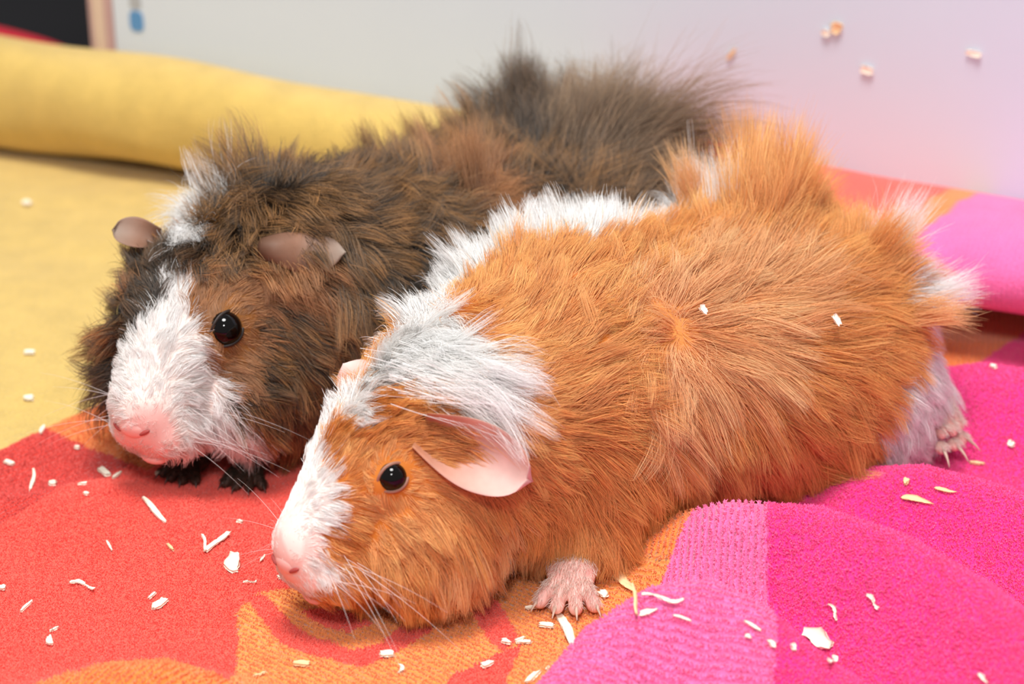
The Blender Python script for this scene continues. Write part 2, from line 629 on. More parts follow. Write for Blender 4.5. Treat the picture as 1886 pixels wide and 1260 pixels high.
# ------------------------------------------------------------------ coats: lie of the hair (x, y, z, direction, length, lift, droop) and colour seeds, in body space
FRONT_FLOW = [(13.58, 2.3, 2.95, -0.38, -0.35, 0.86, 0.16, 25, 0),
 (13.43, 2.87, 2.81, -0.49, 0.22, 0.84, 0.14, 22, 0),
 (13.58, 2.67, 2.17, -0.22, 0.08, -0.97, 0.14, 22, 0),
 (12.81, 1.6, 3.63, -0.72, -0.59, 0.37, 0.35, 25, 0),
 (11.97, 0.91, 4.29, -0.52, -0.71, 0.46, 0.5, 30, 0),
 (11.31, 0.49, 4.64, -0.48, -0.78, -0.41, 0.9, 55, 0.1),
 (11.02, 0.49, 4.86, -0.65, -0.74, -0.15, 0.9, 60, 0.1),
 (11.28, 1.78, 5.22, -0.1, 0.99, 0.1, 0.7, 40, 0.1),
 (12.73, 3.07, 3.22, -0.8, 0.48, -0.36, 0.4, 25, 0),
 (13.04, 3.21, 2.57, -0.64, 0.35, -0.68, 0.4, 25, 0),
 (13.33, 3.02, 1.97, -0.49, 0.53, -0.69, 0.25, 25, 0),
 (12.14, 3.07, 3.7, -0.88, 0.43, -0.19, 0.45, 25, 0),
 (12.22, 3.4, 2.27, -0.52, 0.23, -0.82, 0.7, 25, 0.1),
 (12.54, 3.24, 2.88, -0.66, 0.25, -0.71, 0.5, 25, 0.0),
 (11.72, 2.61, 4.68, -0.73, -0.16, 0.67, 0.5, 25, 0),
 (11.2, 2.74, 4.96, -0.88, 0.15, 0.46, 0.6, 25, 0),
 (10.51, 3.33, 4.82, -0.93, 0.34, -0.1, 0.5, 25, 0),
 (10.46, 3.74, 3.97, -0.83, 0.29, -0.47, 0.6, 22, 0),
 (11.3, 3.64, 3.29, -0.31, 0.74, -0.59, 0.7, 22, 0),
 (10.38, 4.1, 3.25, -0.23, 0.46, -0.86, 1.0, 22, 0.1),
 (11.64, 3.68, 2.23, -0.17, 0.26, -0.95, 1.2, 26, 0.2),
 (11.64, 2.84, 1.0, -0.35, -0.71, -0.61, 1.5, 26, 0.3),
 (11.01, 4.12, 1.67, -0.18, -0.23, -0.96, 1.5, 26, 0.3),
 (9.76, 4.29, 2.56, -0.22, 0.1, -0.97, 1.5, 20, 0.2),
 (9.13, 4.0, 3.28, -0.39, 0.16, -0.91, 1.3, 20, 0.2),
 (10.23, 4.32, 1.83, -0.16, -0.17, -0.97, 1.3, 20, 0.2),
 (11.59, 2.08, 4.99, -0.72, 0.57, 0.39, 0.6, 35, 0),
 (10.64, 2.52, 5.37, -0.88, 0.47, 0.11, 0.8, 35, 0),
 (10.2, -0.09, 5.0, -0.54, -0.78, -0.31, 0.8, 40, 0),
 (10.61, 1.92, 5.54, -0.44, 0.9, 0.06, 0.9, 35, 0),
 (10.03, 0.54, 5.57, 0.12, 0.93, 0.33, 1.3, 35, 0.1),
 (9.5, 1.54, 5.98, -0.38, 0.92, 0.1, 1.7, 32, 0.15),
 (8.88, 2.32, 6.0, -0.6, 0.78, -0.16, 2.3, 42, 0.15),
 (8.58, 2.85, 5.78, -0.61, 0.7, -0.36, 2.2, 42, 0.15),
 (9.17, -0.2, 5.81, 0.12, 0.9, 0.42, 1.3, 40, 0.1),
 (8.85, -0.92, 5.52, -0.46, -0.8, -0.39, 1.0, 50, 0.1),
 (7.98, -1.01, 5.99, -0.42, -0.81, -0.4, 1.3, 65, 0.05),
 (7.31, -0.98, 6.3, -0.5, -0.83, -0.25, 1.0, 40, 0),
 (6.08, -1.71, 6.39, -0.45, -0.81, -0.38, 1.5, 70, 0.05),
 (7.88, 1.13, 6.62, 0.06, 0.99, -0.1, 1.2, 28, 0.1),
 (6.61, -0.52, 6.77, -0.5, -0.86, -0.11, 1.0, 35, 0),
 (4.68, -1.71, 6.83, -0.53, -0.77, -0.35, 1.5, 75, 0),
 (3.72, -1.52, 7.02, -0.56, -0.75, -0.36, 1.6, 78, 0),
 (2.4, -1.3, 7.01, -0.57, -0.74, -0.37, 1.5, 75, 0),
 (0.44, -1.73, 6.58, -0.7, -0.65, -0.31, 1.2, 45, 0),
 (-1.14, -2.13, 6.36, -0.94, -0.3, -0.16, 1.3, 35, 0),
 (5.89, 0.44, 7.11, -0.77, -0.61, 0.21, 1.1, 22, 0),
 (7.13, 1.7, 6.66, -0.91, -0.33, 0.24, 1.1, 22, 0),
 (7.51, 2.84, 6.02, -0.99, 0.01, 0.14, 1.2, 20, 0),
 (6.31, 2.41, 6.45, -0.94, -0.23, 0.26, 1.3, 20, 0),
 (5.02, 1.63, 7.04, -0.91, -0.32, 0.25, 1.3, 20, 0),
 (4.11, 0.21, 7.4, -0.82, -0.58, 0.04, 1.2, 22, 0),
 (7.51, 3.6, 5.17, -0.99, 0.1, -0.03, 1.3, 20, 0),
 (6.2, 3.5, 5.38, -0.99, -0.06, 0.13, 1.5, 20, 0),
 (5.05, 2.94, 6.21, -0.97, -0.1, 0.24, 1.4, 22, 0),
 (7.3, 4.03, 3.97, -0.84, 0.12, -0.52, 1.4, 20, 0.1),
 (6.01, 3.96, 4.34, -0.95, 0.09, -0.3, 1.6, 20, 0.05),
 (5.19, 3.67, 5.2, -1.0, 0.09, -0.02, 1.6, 22, 0),
 (7.89, 3.98, 3.07, -0.51, -0.06, -0.86, 1.5, 20, 0.2),
 (6.55, 4.1, 3.05, -0.55, 0.03, -0.83, 1.8, 20, 0.2),
 (7.17, 3.83, 1.88, -0.33, -0.13, -0.94, 1.7, 18, 0.3),
 (5.31, 4.15, 3.33, -0.59, 0.1, -0.8, 1.9, 20, 0.2),
 (5.54, 4.3, 1.94, -0.15, 0.2, -0.97, 1.9, 18, 0.3),
 (7.96, 3.58, 1.68, -0.37, -0.46, -0.81, 1.6, 18, 0.3),
 (3.25, 1.44, 7.19, -0.86, -0.5, 0.11, 1.5, 25, 0),
 (1.27, 0.82, 7.01, -0.71, -0.7, -0.01, 1.6, 25, 0),
 (2.49, 2.56, 6.52, -0.63, -0.67, 0.39, 1.5, 28, 0),
 (3.2, 2.99, 6.25, 1.0, 0.02, 0.06, 1.0, 25, 0),
 (3.86, 3.62, 5.45, 0.41, 0.44, -0.8, 1.3, 25, 0.1),
 (1.9, 2.95, 6.09, -0.99, -0.01, -0.16, 1.8, 22, 0),
 (3.07, 3.69, 5.29, -0.07, 0.45, -0.89, 1.8, 20, 0.1),
 (0.55, 2.03, 6.52, -0.93, -0.37, 0.07, 2.0, 24, 0),
 (-0.15, 0.33, 6.87, -0.75, -0.66, -0.02, 2.2, 28, 0),
 (-0.95, 1.21, 6.69, -0.9, -0.43, 0.05, 2.4, 26, 0),
 (0.03, 3.02, 5.84, -0.99, 0.1, -0.11, 2.2, 20, 0),
 (1.34, 3.65, 5.16, -0.71, 0.36, -0.61, 2.0, 20, 0.1),
 (3.31, 4.09, 3.99, -0.32, 0.12, -0.94, 2.2, 18, 0.2),
 (1.77, 4.09, 3.75, -0.59, 0.06, -0.81, 2.3, 18, 0.2),
 (0.04, 4.06, 4.39, -0.81, 0.25, -0.53, 2.2, 20, 0.1),
 (3.35, 3.99, 2.42, -0.4, -0.27, -0.88, 2.1, 16, 0.3),
 (1.49, 3.62, 1.89, -0.53, -0.44, -0.72, 2.1, 16, 0.3),
 (0.08, 4.06, 2.35, -0.6, -0.17, -0.78, 2.2, 16, 0.3),
 (-1.22, 4.41, 3.12, -0.72, 0.11, -0.69, 2.0, 18, 0.2),
 (-1.93, -0.33, 6.76, -0.59, -0.8, -0.09, 3.4, 82, 0.02),
 (-2.67, -0.07, 6.7, -0.63, -0.77, -0.09, 3.6, 82, 0.02),
 (-1.55, -2.15, 6.33, -0.56, -0.75, -0.36, 2.6, 80, 0.0),
 (-0.96, -0.27, 6.82, -0.57, -0.82, -0.07, 1.5, 50, 0.02),
 (-2.9, 1.08, 6.56, -0.8, -0.6, -0.01, 1.7, 35, 0.03),
 (-2.27, 2.36, 6.18, -0.98, -0.22, 0.02, 2.4, 26, 0),
 (-3.86, 1.57, 6.21, -0.85, -0.52, -0.09, 2.0, 36, 0.05),
 (-1.42, 3.5, 5.38, -0.98, 0.14, -0.17, 2.0, 20, 0),
 (-4.7, 1.76, 5.78, -0.8, -0.56, -0.21, 3.2, 50, 0.05),
 (-4.8, 2.61, 5.25, -0.85, -0.46, -0.25, 2.8, 46, 0.1),
 (-3.17, 3.64, 5.04, -0.96, 0.04, -0.27, 1.8, 22, 0),
 (-5.15, 3.19, 4.41, -0.82, -0.37, -0.44, 1.2, 25, 0.1),
 (-3.1, 4.27, 4.03, -0.88, 0.09, -0.46, 1.4, 20, 0.1),
 (-1.98, 4.27, 4.13, -0.84, 0.21, -0.5, 1.8, 20, 0.1),
 (-5.16, 3.72, 3.64, -0.6, 0.01, -0.8, 1.1, 30, 0.1),
 (-4.25, 4.4, 2.83, -0.37, 0.07, -0.92, 0.9, 28, 0.1),
 (6.2, 4.34, 1.3, 0.18, -0.03, -0.98, 0.5, 20, 0.2),
 (6.55, 4.13, 1.06, 0.07, -0.17, -0.98, 0.4, 20, 0.2),
 (-2.59, 4.58, 2.68, -0.64, 0.07, -0.76, 1.2, 18, 0.2)]
FRONT_COAT = [(13.68, 2.33, 2.62, 'S'), (13.3, 2.2, 3.33, 'W'), (12.68, 1.87, 4.03, 'W'), (12.58, 2.55, 4.02, 'W'), (11.97, 0.91, 4.29, 'W'), (11.4, 0.48, 4.57, 'W'), (11.65, 0.5, 4.38, 'W'), (11.31, 0.49, 4.64, 'W'), (10.81, 0.3, 4.86, 'W'), (11.24, 1.85, 5.24, 'W'), (13.4, 2.83, 2.93, 'W'), (12.66, 2.94, 3.5, 'W'), (13.12, 3.1, 2.84, 'S'), (13.06, 3.24, 2.37, 'W'), (13.32, 2.99, 1.88, 'S'), (13.55, 2.76, 2.2, 'S'), (12.86, 3.37, 2.15, 'W'), (12.19, 3.14, 3.46, 'O'), (12.51, 3.19, 3.06, 'D'), (12.7, 3.26, 2.72, 'O'), (11.92, 2.96, 4.17, 'O'), (11.87, 2.47, 4.66, 'O'), (11.73, 1.79, 4.9, 'D'), (11.53, 2.52, 4.88, 'D'), (12.22, 3.4, 2.27, 'O'), (12.56, 3.48, 1.9, 'O'), (12.9, 3.26, 1.51, 'O'), (11.48, 3.44, 3.25, 'O'), (10.72, 3.68, 4.02, 'O'), (10.97, 2.58, 5.19, 'D'), (10.31, 2.99, 5.2, 'D'), (11.6, 2.85, 1.02, 'O'), (11.01, 4.12, 1.67, 'O'), (10.09, 4.34, 1.94, 'P'), (9.25, 4.2, 2.22, 'P'), (8.36, 3.47, 1.27, 'W'), (10.38, 4.1, 3.25, 'O'), (9.59, 4.02, 3.42, 'O'), (10.22, 2.29, 5.6, 'O'), (10.36, 0.1, 5.05, 'O'), (10.63, 0.29, 5.0, 'O'), (10.86, 2.12, 5.4, 'D'), (10.03, 0.54, 5.57, 'W'), (9.66, 1.28, 5.92, 'W'), (9.2, 2.08, 5.98, 'W'), (8.72, 2.57, 5.92, 'W'), (8.49, 2.95, 5.72, 'W'), (9.17, -0.2, 5.81, 'W'), (8.38, -0.5, 6.12, 'W'), (9.17, -0.74, 5.43, 'W'), (7.25, -1.3, 6.12, 'W'), (6.27, -1.76, 6.26, 'W'), (5.65, -1.81, 6.49, 'W'), (8.39, 1.2, 6.46, 'W'), (8.36, 1.96, 6.31, 'W'), (8.25, 2.54, 6.08, 'W'), (5.1, -1.65, 6.77, 'W'), (4.32, -1.57, 6.96, 'W'), (3.4, -1.36, 7.08, 'W'), (2.57, -0.85, 7.18, 'W'), (1.03, -1.54, 6.71, 'W'), (-0.06, -1.97, 6.45, 'W'), (-1.14, -2.13, 6.36, 'W'), (-1.75, -2.03, 6.38, 'W'), (9.61, -0.53, 5.19, 'O'), (8.77, -0.92, 5.59, 'O'), (9.22, -0.74, 5.38, 'O'), (10.11, -0.11, 5.06, 'O'), (7.36, 1.56, 6.66, 'O'), (6.99, 0.68, 6.84, 'O'), (6.15, 0.06, 7.03, 'O'), (5.11, -0.57, 7.19, 'O'), (4.42, 0.18, 7.37, 'O'), (3.74, 0.93, 7.34, 'O'), (2.96, 1.26, 7.22, 'O'), (1.73, 0.48, 7.15, 'O'), (0.0, -0.96, 6.78, 'O'), (7.64, 2.8, 6.03, 'O'), (8.27, 3.33, 5.39, 'O'), (8.14, 2.11, 6.32, 'O'), (6.15, 2.16, 6.61, 'O'), (7.09, 3.67, 5.09, 'O'), (5.17, 3.12, 6.01, 'O'), (7.31, 4.05, 3.24, 'O'), (5.77, 4.1, 3.59, 'O'), (7.65, 3.34, 1.31, 'P'), (6.54, 4.1, 1.82, 'O'), (5.38, 4.31, 1.89, 'O'), (8.87, 4.06, 2.19, 'P'), (2.65, 2.55, 6.56, 'P'), (3.56, 3.16, 6.09, 'O'), (3.09, 3.2, 6.0, 'P'), (0.77, 1.6, 6.72, 'P'), (-1.1, 0.28, 6.81, 'O'), (-3.38, -1.45, 6.37, 'O'), (2.07, 2.95, 6.12, 'P'), (3.15, 3.8, 5.05, 'P'), (1.29, 3.57, 5.27, 'P'), (2.44, 4.08, 3.46, 'O'), (0.03, 3.02, 5.84, 'P'), (-0.87, 2.28, 6.3, 'P'), (0.77, 4.14, 3.83, 'O'), (-0.39, 3.97, 1.86, 'O'), (3.13, 3.94, 2.33, 'O'), (-2.7, 1.82, 6.38, 'O'), (-3.43, 0.42, 6.55, 'O'), (-1.13, 3.91, 4.83, 'O'), (-2.59, 3.16, 5.62, 'O'), (-4.74, 1.0, 5.99, 'O'), (-5.36, 0.96, 5.59, 'W'), (-5.64, 1.44, 5.19, 'W'), (-5.87, 1.99, 4.63, 'W'), (-4.44, 2.07, 5.78, 'O'), (-5.37, 1.95, 5.21, 'P'), (-5.1, 2.74, 4.91, 'W'), (-3.03, 3.84, 4.82, 'O'), (-3.59, 4.13, 4.17, 'O'), (-4.4, 3.58, 4.57, 'O'), (-2.26, 4.42, 3.66, 'O'), (-5.89, 2.88, 3.79, 'W'), (-4.69, 4.03, 3.55, 'W'), (-3.79, 4.45, 3.12, 'W'), (-4.78, 4.27, 2.64, 'W'), (-3.36, 4.57, 2.64, 'W'), (-2.59, 4.55, 2.99, 'O'), (-1.98, 4.48, 2.15, 'O')]

BACK_FLOW = [(14.24, 2.01, 3.25, -0.16, 0.04, 0.99, 0.18, 25, 0),
 (13.97, 2.18, 2.91, -0.67, 0.3, 0.68, 0.14, 22, 0),
 (14.46, 1.61, 2.69, 0.07, -0.73, -0.68, 0.16, 22, 0),
 (13.63, 1.8, 4.24, -0.52, -0.3, 0.8, 0.5, 28, 0),
 (13.0, 1.43, 5.18, -0.56, -0.38, 0.73, 0.6, 25, 0),
 (12.29, 0.79, 6.02, -0.52, -0.64, 0.57, 0.8, 28, 0),
 (14.42, 1.14, 3.77, -0.03, -0.99, -0.15, 0.5, 35, 0),
 (13.8, 0.46, 4.45, -0.37, -0.91, -0.17, 0.5, 35, 0),
 (14.49, 1.71, 3.06, 0.45, -0.82, -0.34, 0.35, 30, 0),
 (12.86, 2.09, 3.64, -0.8, -0.05, -0.6, 0.7, 28, 0),
 (12.14, 2.04, 3.88, -0.76, 0.49, -0.44, 0.8, 28, 0),
 (13.08, 2.33, 2.68, -0.57, 0.13, -0.81, 0.7, 25, 0.1),
 (12.07, 2.31, 2.51, -0.43, 0.18, -0.89, 1.1, 22, 0.2),
 (11.52, 1.78, 1.48, -0.56, -0.63, -0.54, 1.2, 20, 0.2),
 (12.39, 1.52, 1.61, -0.42, -0.77, -0.47, 1.0, 20, 0.2),
 (12.38, 1.98, 4.72, -0.81, 0.46, -0.38, 0.6, 22, 0),
 (11.3, 2.36, 4.22, -0.7, 0.49, -0.52, 0.9, 20, 0),
 (12.12, 1.42, 5.71, -0.71, -0.26, 0.65, 0.6, 25, 0),
 (11.6, 1.42, 5.96, -0.71, -0.39, 0.59, 0.6, 25, 0),
 (10.89, 2.11, 5.28, -0.96, 0.15, -0.22, 0.7, 22, 0),
 (10.91, 1.67, 5.93, -0.97, -0.0, 0.24, 0.7, 25, 0),
 (10.93, 2.77, 3.29, -0.49, 0.13, -0.86, 1.3, 22, 0.1),
 (11.44, 2.68, 2.45, -0.41, -0.14, -0.9, 1.5, 20, 0.2),
 (9.99, 2.71, 3.63, -0.62, 0.2, -0.76, 1.5, 24, 0.1),
 (10.62, 2.44, 1.76, -0.43, -0.52, -0.74, 1.6, 20, 0.2),
 (9.64, 2.61, 2.18, -0.41, -0.16, -0.9, 1.6, 22, 0.2),
 (10.28, 2.43, 4.58, -0.81, 0.4, -0.43, 1.1, 25, 0.1),
 (9.38, 2.91, 4.49, -0.74, 0.46, -0.49, 1.4, 28, 0.1),
 (11.26, 0.69, 6.5, 0.34, 0.86, -0.39, 1.2, 45, 0.25),
 (10.27, 0.51, 6.82, 0.28, 0.9, -0.35, 1.4, 48, 0.25),
 (11.4, -0.17, 6.59, 0.6, 0.77, -0.2, 1.1, 45, 0.2),
 (10.12, 1.56, 6.32, -0.27, 0.78, -0.57, 1.2, 42, 0.2),
 (11.9, -0.8, 6.21, -0.38, -0.91, -0.14, 0.9, 45, 0.1),
 (12.51, -0.69, 5.77, -0.33, -0.94, -0.08, 0.9, 45, 0.1),
 (13.19, -0.2, 5.16, 0.05, -0.98, -0.17, 0.8, 40, 0.05),
 (13.28, -0.64, 4.72, -0.41, -0.83, -0.39, 2.0, 65, 0.1),
 (13.16, -1.47, 3.37, -0.35, -0.81, -0.47, 1.8, 62, 0.1),
 (12.86, -0.96, 5.27, -0.43, -0.82, -0.37, 1.9, 65, 0.1),
 (11.98, -1.38, 5.79, -0.51, -0.81, -0.28, 1.7, 60, 0.1),
 (10.92, -1.6, 6.29, -0.48, -0.8, -0.35, 1.1, 45, 0.1),
 (9.27, -1.78, 6.8, 0.55, 0.77, 0.31, 1.5, 50, 0.2),
 (9.0, -0.3, 7.39, 0.26, 0.97, -0.0, 1.6, 50, 0.2),
 (8.95, -1.67, 6.98, -0.54, -0.79, -0.29, 2.3, 75, 0.05),
 (9.72, -1.7, 6.68, -0.44, -0.82, -0.36, 2.0, 65, 0.05),
 (8.48, -1.49, 7.19, -0.61, -0.75, -0.25, 2.2, 75, 0.05),
 (7.44, -1.18, 7.37, -0.65, -0.69, -0.32, 1.6, 55, 0.1),
 (8.25, 0.98, 7.42, -0.18, 0.95, -0.27, 1.6, 45, 0.2),
 (6.19, -0.92, 7.21, -0.72, -0.61, -0.33, 1.5, 50, 0.1),
 (8.93, 1.91, 6.75, -0.15, 0.8, -0.58, 1.5, 42, 0.2),
 (7.76, 2.29, 6.72, -0.33, 0.71, -0.62, 1.7, 40, 0.2),
 (8.36, 3.05, 5.53, -0.36, 0.47, -0.81, 1.8, 36, 0.2),
 (7.1, 2.86, 6.1, -0.68, 0.44, -0.59, 1.7, 38, 0.2),
 (6.4, 1.45, 7.1, -0.98, -0.08, -0.16, 1.7, 45, 0.1),
 (4.25, -0.4, 7.07, -0.7, -0.7, -0.12, 1.6, 50, 0.1),
 (4.49, -1.52, 6.81, -0.68, -0.67, -0.29, 1.5, 55, 0.1),
 (5.33, 2.03, 6.69, -0.83, 0.47, -0.29, 1.8, 40, 0.15),
 (6.78, 3.38, 5.21, -0.41, 0.39, -0.83, 1.7, 30, 0.2),
 (5.39, 3.07, 5.88, -0.54, 0.59, -0.6, 1.8, 34, 0.2),
 (1.93, -1.5, 6.56, -0.63, -0.72, -0.3, 1.9, 55, 0.1),
 (2.48, 0.4, 6.88, -0.6, -0.8, -0.04, 2.0, 50, 0.1),
 (4.21, 2.32, 6.5, -1.0, 0.03, -0.06, 1.8, 36, 0.1),
 (3.21, 2.31, 6.42, -0.98, -0.21, -0.0, 2.0, 36, 0.1),
 (-0.32, -2.28, 6.24, -0.62, -0.72, -0.31, 2.2, 55, 0.1),
 (1.72, 0.99, 6.7, -0.59, -0.81, 0.08, 2.2, 50, 0.0),
 (-1.24, -1.04, 6.71, -0.6, -0.79, -0.14, 3.8, 86, 0),
 (-0.59, -1.04, 6.68, -0.59, -0.8, -0.13, 2.6, 75, 0),
 (-1.58, -0.4, 6.8, -0.71, -0.7, -0.04, 2.6, 58, 0.05),
 (1.1, 1.49, 6.53, -0.63, -0.75, 0.21, 2.2, 45, 0.05),
 (0.15, 1.85, 6.41, -0.75, -0.6, 0.27, 2.4, 42, 0.05),
 (-1.33, 1.39, 6.63, -0.78, -0.59, 0.18, 3.2, 65, 0.1),
 (-0.39, 2.71, 6.01, -0.84, -0.44, 0.32, 2.6, 38, 0.1),
 (-2.36, 1.72, 6.49, -0.9, -0.43, 0.03, 4.2, 62, 0.25),
 (-2.37, 2.44, 6.16, -0.97, -0.25, -0.01, 3.6, 40, 0.25),
 (-3.59, 1.37, 6.3, -0.84, -0.52, -0.18, 4.6, 60, 0.3),
 (-3.59, 2.37, 5.86, -0.91, -0.37, -0.2, 4.2, 40, 0.3),
 (-2.71, 3.31, 5.45, -0.93, 0.08, -0.35, 3.0, 32, 0.3),
 (-4.83, 1.83, 5.29, -0.7, -0.57, -0.43, 4.0, 40, 0.35),
 (1.52, 2.71, 5.96, 0.32, 0.78, -0.53, 1.6, 30, 0.2),
 (3.45, 3.08, 5.88, -0.12, 0.71, -0.69, 1.6, 30, 0.2)]
BACK_COAT = [(14.26, 1.99, 2.93, 'S'), (14.49, 1.68, 2.88, 'S'), (13.84, 2.23, 2.73, 'S'), (14.6, 1.37, 3.28, 'W'), (14.01, 1.6, 4.13, 'W'), (13.37, 1.7, 4.6, 'W'), (12.88, 1.26, 5.4, 'W'), (12.29, 0.79, 6.02, 'W'), (12.62, 1.74, 5.02, 'W'), (12.78, 2.02, 4.06, 'W'), (12.22, 2.12, 3.45, 'W'), (13.14, 2.22, 3.14, 'W'), (12.17, 2.2, 2.5, 'W'), (11.54, 1.77, 1.5, 'W'), (12.36, 1.51, 1.62, 'S'), (12.79, 1.64, 1.59, 'S'), (13.37, 1.21, 5.05, 'W'), (14.0, 0.92, 4.35, 'W'), (14.34, 0.64, 3.55, 'W'), (11.66, 2.44, 2.1, 'W'), (11.11, 1.84, 1.3, 'K'), (10.77, 1.78, 1.2, 'B'), (11.68, 2.39, 3.87, 'G'), (11.99, 2.12, 4.34, 'G'), (11.56, 2.67, 3.29, 'B'), (12.13, 1.92, 5.26, 'G'), (11.88, 1.32, 5.93, 'G'), (11.82, 0.86, 6.23, 'G'), (11.14, 1.76, 5.79, 'G'), (10.65, 2.03, 5.51, 'G'), (11.18, 2.24, 4.78, 'G'), (10.36, 2.32, 4.89, 'B'), (10.8, 2.62, 3.84, 'B'), (11.12, 2.71, 2.36, 'B'), (9.92, 2.65, 4.24, 'B'), (10.4, 2.75, 3.13, 'B'), (9.64, 2.61, 2.18, 'B'), (10.91, 0.94, 6.49, 'B'), (11.36, 0.31, 6.57, 'K'), (11.78, 0.41, 6.39, 'K'), (10.15, 0.86, 6.74, 'B'), (9.81, 2.11, 5.94, 'G'), (10.06, 1.73, 6.2, 'G'), (12.47, 0.11, 6.01, 'K'), (12.96, 0.31, 5.58, 'K'), (13.29, 0.25, 5.18, 'K'), (12.76, -0.89, 5.45, 'G'), (13.25, -0.68, 4.86, 'B'), (12.92, -1.54, 3.81, 'B'), (13.16, -1.47, 3.35, 'K'), (13.29, -1.34, 3.02, 'K'), (13.11, -0.78, 5.12, 'K'), (12.38, -1.19, 5.57, 'K'), (11.72, -0.81, 6.32, 'K'), (11.02, -1.09, 6.53, 'W'), (11.33, -1.48, 6.17, 'G'), (11.2, -1.45, 6.26, 'G'), (10.75, -1.56, 6.38, 'G'), (9.9, -1.74, 6.58, 'W'), (10.32, -1.65, 6.49, 'W'), (9.22, -1.77, 6.82, 'W'), (9.9, -0.86, 6.96, 'B'), (8.76, -1.61, 7.07, 'B'), (8.31, -1.65, 7.14, 'B'), (7.45, -1.19, 7.36, 'B'), (9.36, 1.01, 7.06, 'B'), (6.19, -0.92, 7.21, 'K'), (7.96, 1.58, 7.2, 'B'), (6.33, 0.6, 7.33, 'B'), (7.9, 2.71, 6.26, 'B'), (6.58, 2.18, 6.72, 'B'), (8.39, 3.3, 4.66, 'B'), (8.89, 3.16, 3.47, 'K'), (7.48, 3.32, 5.22, 'K'), (6.24, 3.18, 5.65, 'K'), (4.25, -0.4, 7.07, 'B'), (2.23, -1.41, 6.62, 'B'), (5.33, 2.03, 6.69, 'B'), (4.37, 2.28, 6.53, 'B'), (5.31, 2.97, 5.99, 'K'), (3.42, 2.07, 6.57, 'G'), (3.17, 2.5, 6.3, 'G'), (2.25, 0.87, 6.79, 'G'), (3.23, 2.82, 6.08, 'B'), (0.29, -2.11, 6.28, 'B'), (-0.93, -2.17, 6.33, 'K'), (-2.07, -1.95, 6.43, 'K'), (-0.18, 0.72, 6.71, 'K'), (1.06, 1.19, 6.61, 'B'), (0.47, 1.98, 6.35, 'B'), (-1.03, 1.24, 6.66, 'T'), (-0.82, 2.46, 6.18, 'T'), (-2.47, 1.1, 6.65, 'T'), (-2.37, 2.44, 6.16, 'T'), (-4.48, 0.79, 5.96, 'T'), (-4.01, 2.42, 5.6, 'T'), (-2.59, 3.44, 5.35, 'T'), (0.13, 3.06, 5.72, 'B')]

# long locks: root, direction, length, droop, hairs, spread, colour
FRONT_LOCKS = [(-1.74, -2.03, 6.37, 0.09, -0.4, 0.91, 2.6, 0.02, 450, 0.2, 'P'),
 (9.26, 1.93, 6.01, -0.45, 0.89, -0.01, 2.2, 0.15, 700, 0.55, 'W'),
 (8.72, 2.57, 5.92, -0.41, 0.9, -0.14, 1.9, 0.2, 500, 0.4, 'W'),
 (-5.59, 0.92, 5.41, -0.56, 0.16, 0.81, 2.7, 0.05, 350, 0.22, 'W'),
 (-4.39, 1.88, 5.88, -0.56, 0.16, 0.81, 2.2, 0.05, 300, 0.2, 'O'),
 (-5.89, 2.03, 4.58, -0.77, 0.56, 0.3, 2.3, 0.08, 450, 0.3, 'W'),
 (-4.76, 3.15, 4.81, -0.76, 0.63, 0.15, 2.0, 0.1, 350, 0.3, 'P'),
 (-3.84, -1.06, 6.35, -0.28, -0.2, 0.94, 3.2, 0.0, 500, 0.28, 'O'),
 (-3.2, -1.59, 6.37, -0.11, -0.3, 0.95, 3.5, 0.0, 500, 0.28, 'O'),
 (-3.4, -0.01, 6.57, -0.42, -0.09, 0.9, 2.4, 0.02, 350, 0.2, 'O')]
BACK_LOCKS = [(-1.62, -1.09, 6.71, -0.15, -0.41, 0.9, 2.9, 0, 600, 0.12, 'K'),
 (-2.6, 1.46, 6.54, -0.67, 0.3, 0.68, 5.6, 0.55, 260, 0.5, 'T'),
 (-3.54, 1.68, 6.22, -0.74, 0.48, 0.48, 5.2, 0.55, 220, 0.45, 'B'),
 (-1.78, 0.88, 6.74, -0.36, -0.23, 0.9, 3.4, 0.35, 200, 0.35, 'T'),
 (-3.59, 2.37, 5.86, -0.72, 0.68, 0.12, 4.0, 0.4, 200, 0.4, 'T'),
 (-3.72, 0.98, 6.34, -0.75, 0.27, 0.61, 5.4, 0.5, 160, 0.4, 'B'),
 (2.99, 1.92, 6.59, -0.01, -0.16, 0.99, 2.6, 0.0, 380, 0.25, 'G'),
 (1.68, -1.61, 6.5, 0.2, -0.51, 0.83, 2.0, 0.1, 260, 0.25, 'B'),
 (3.73, -1.58, 6.74, 0.13, -0.48, 0.87, 1.8, 0.1, 220, 0.25, 'B')]


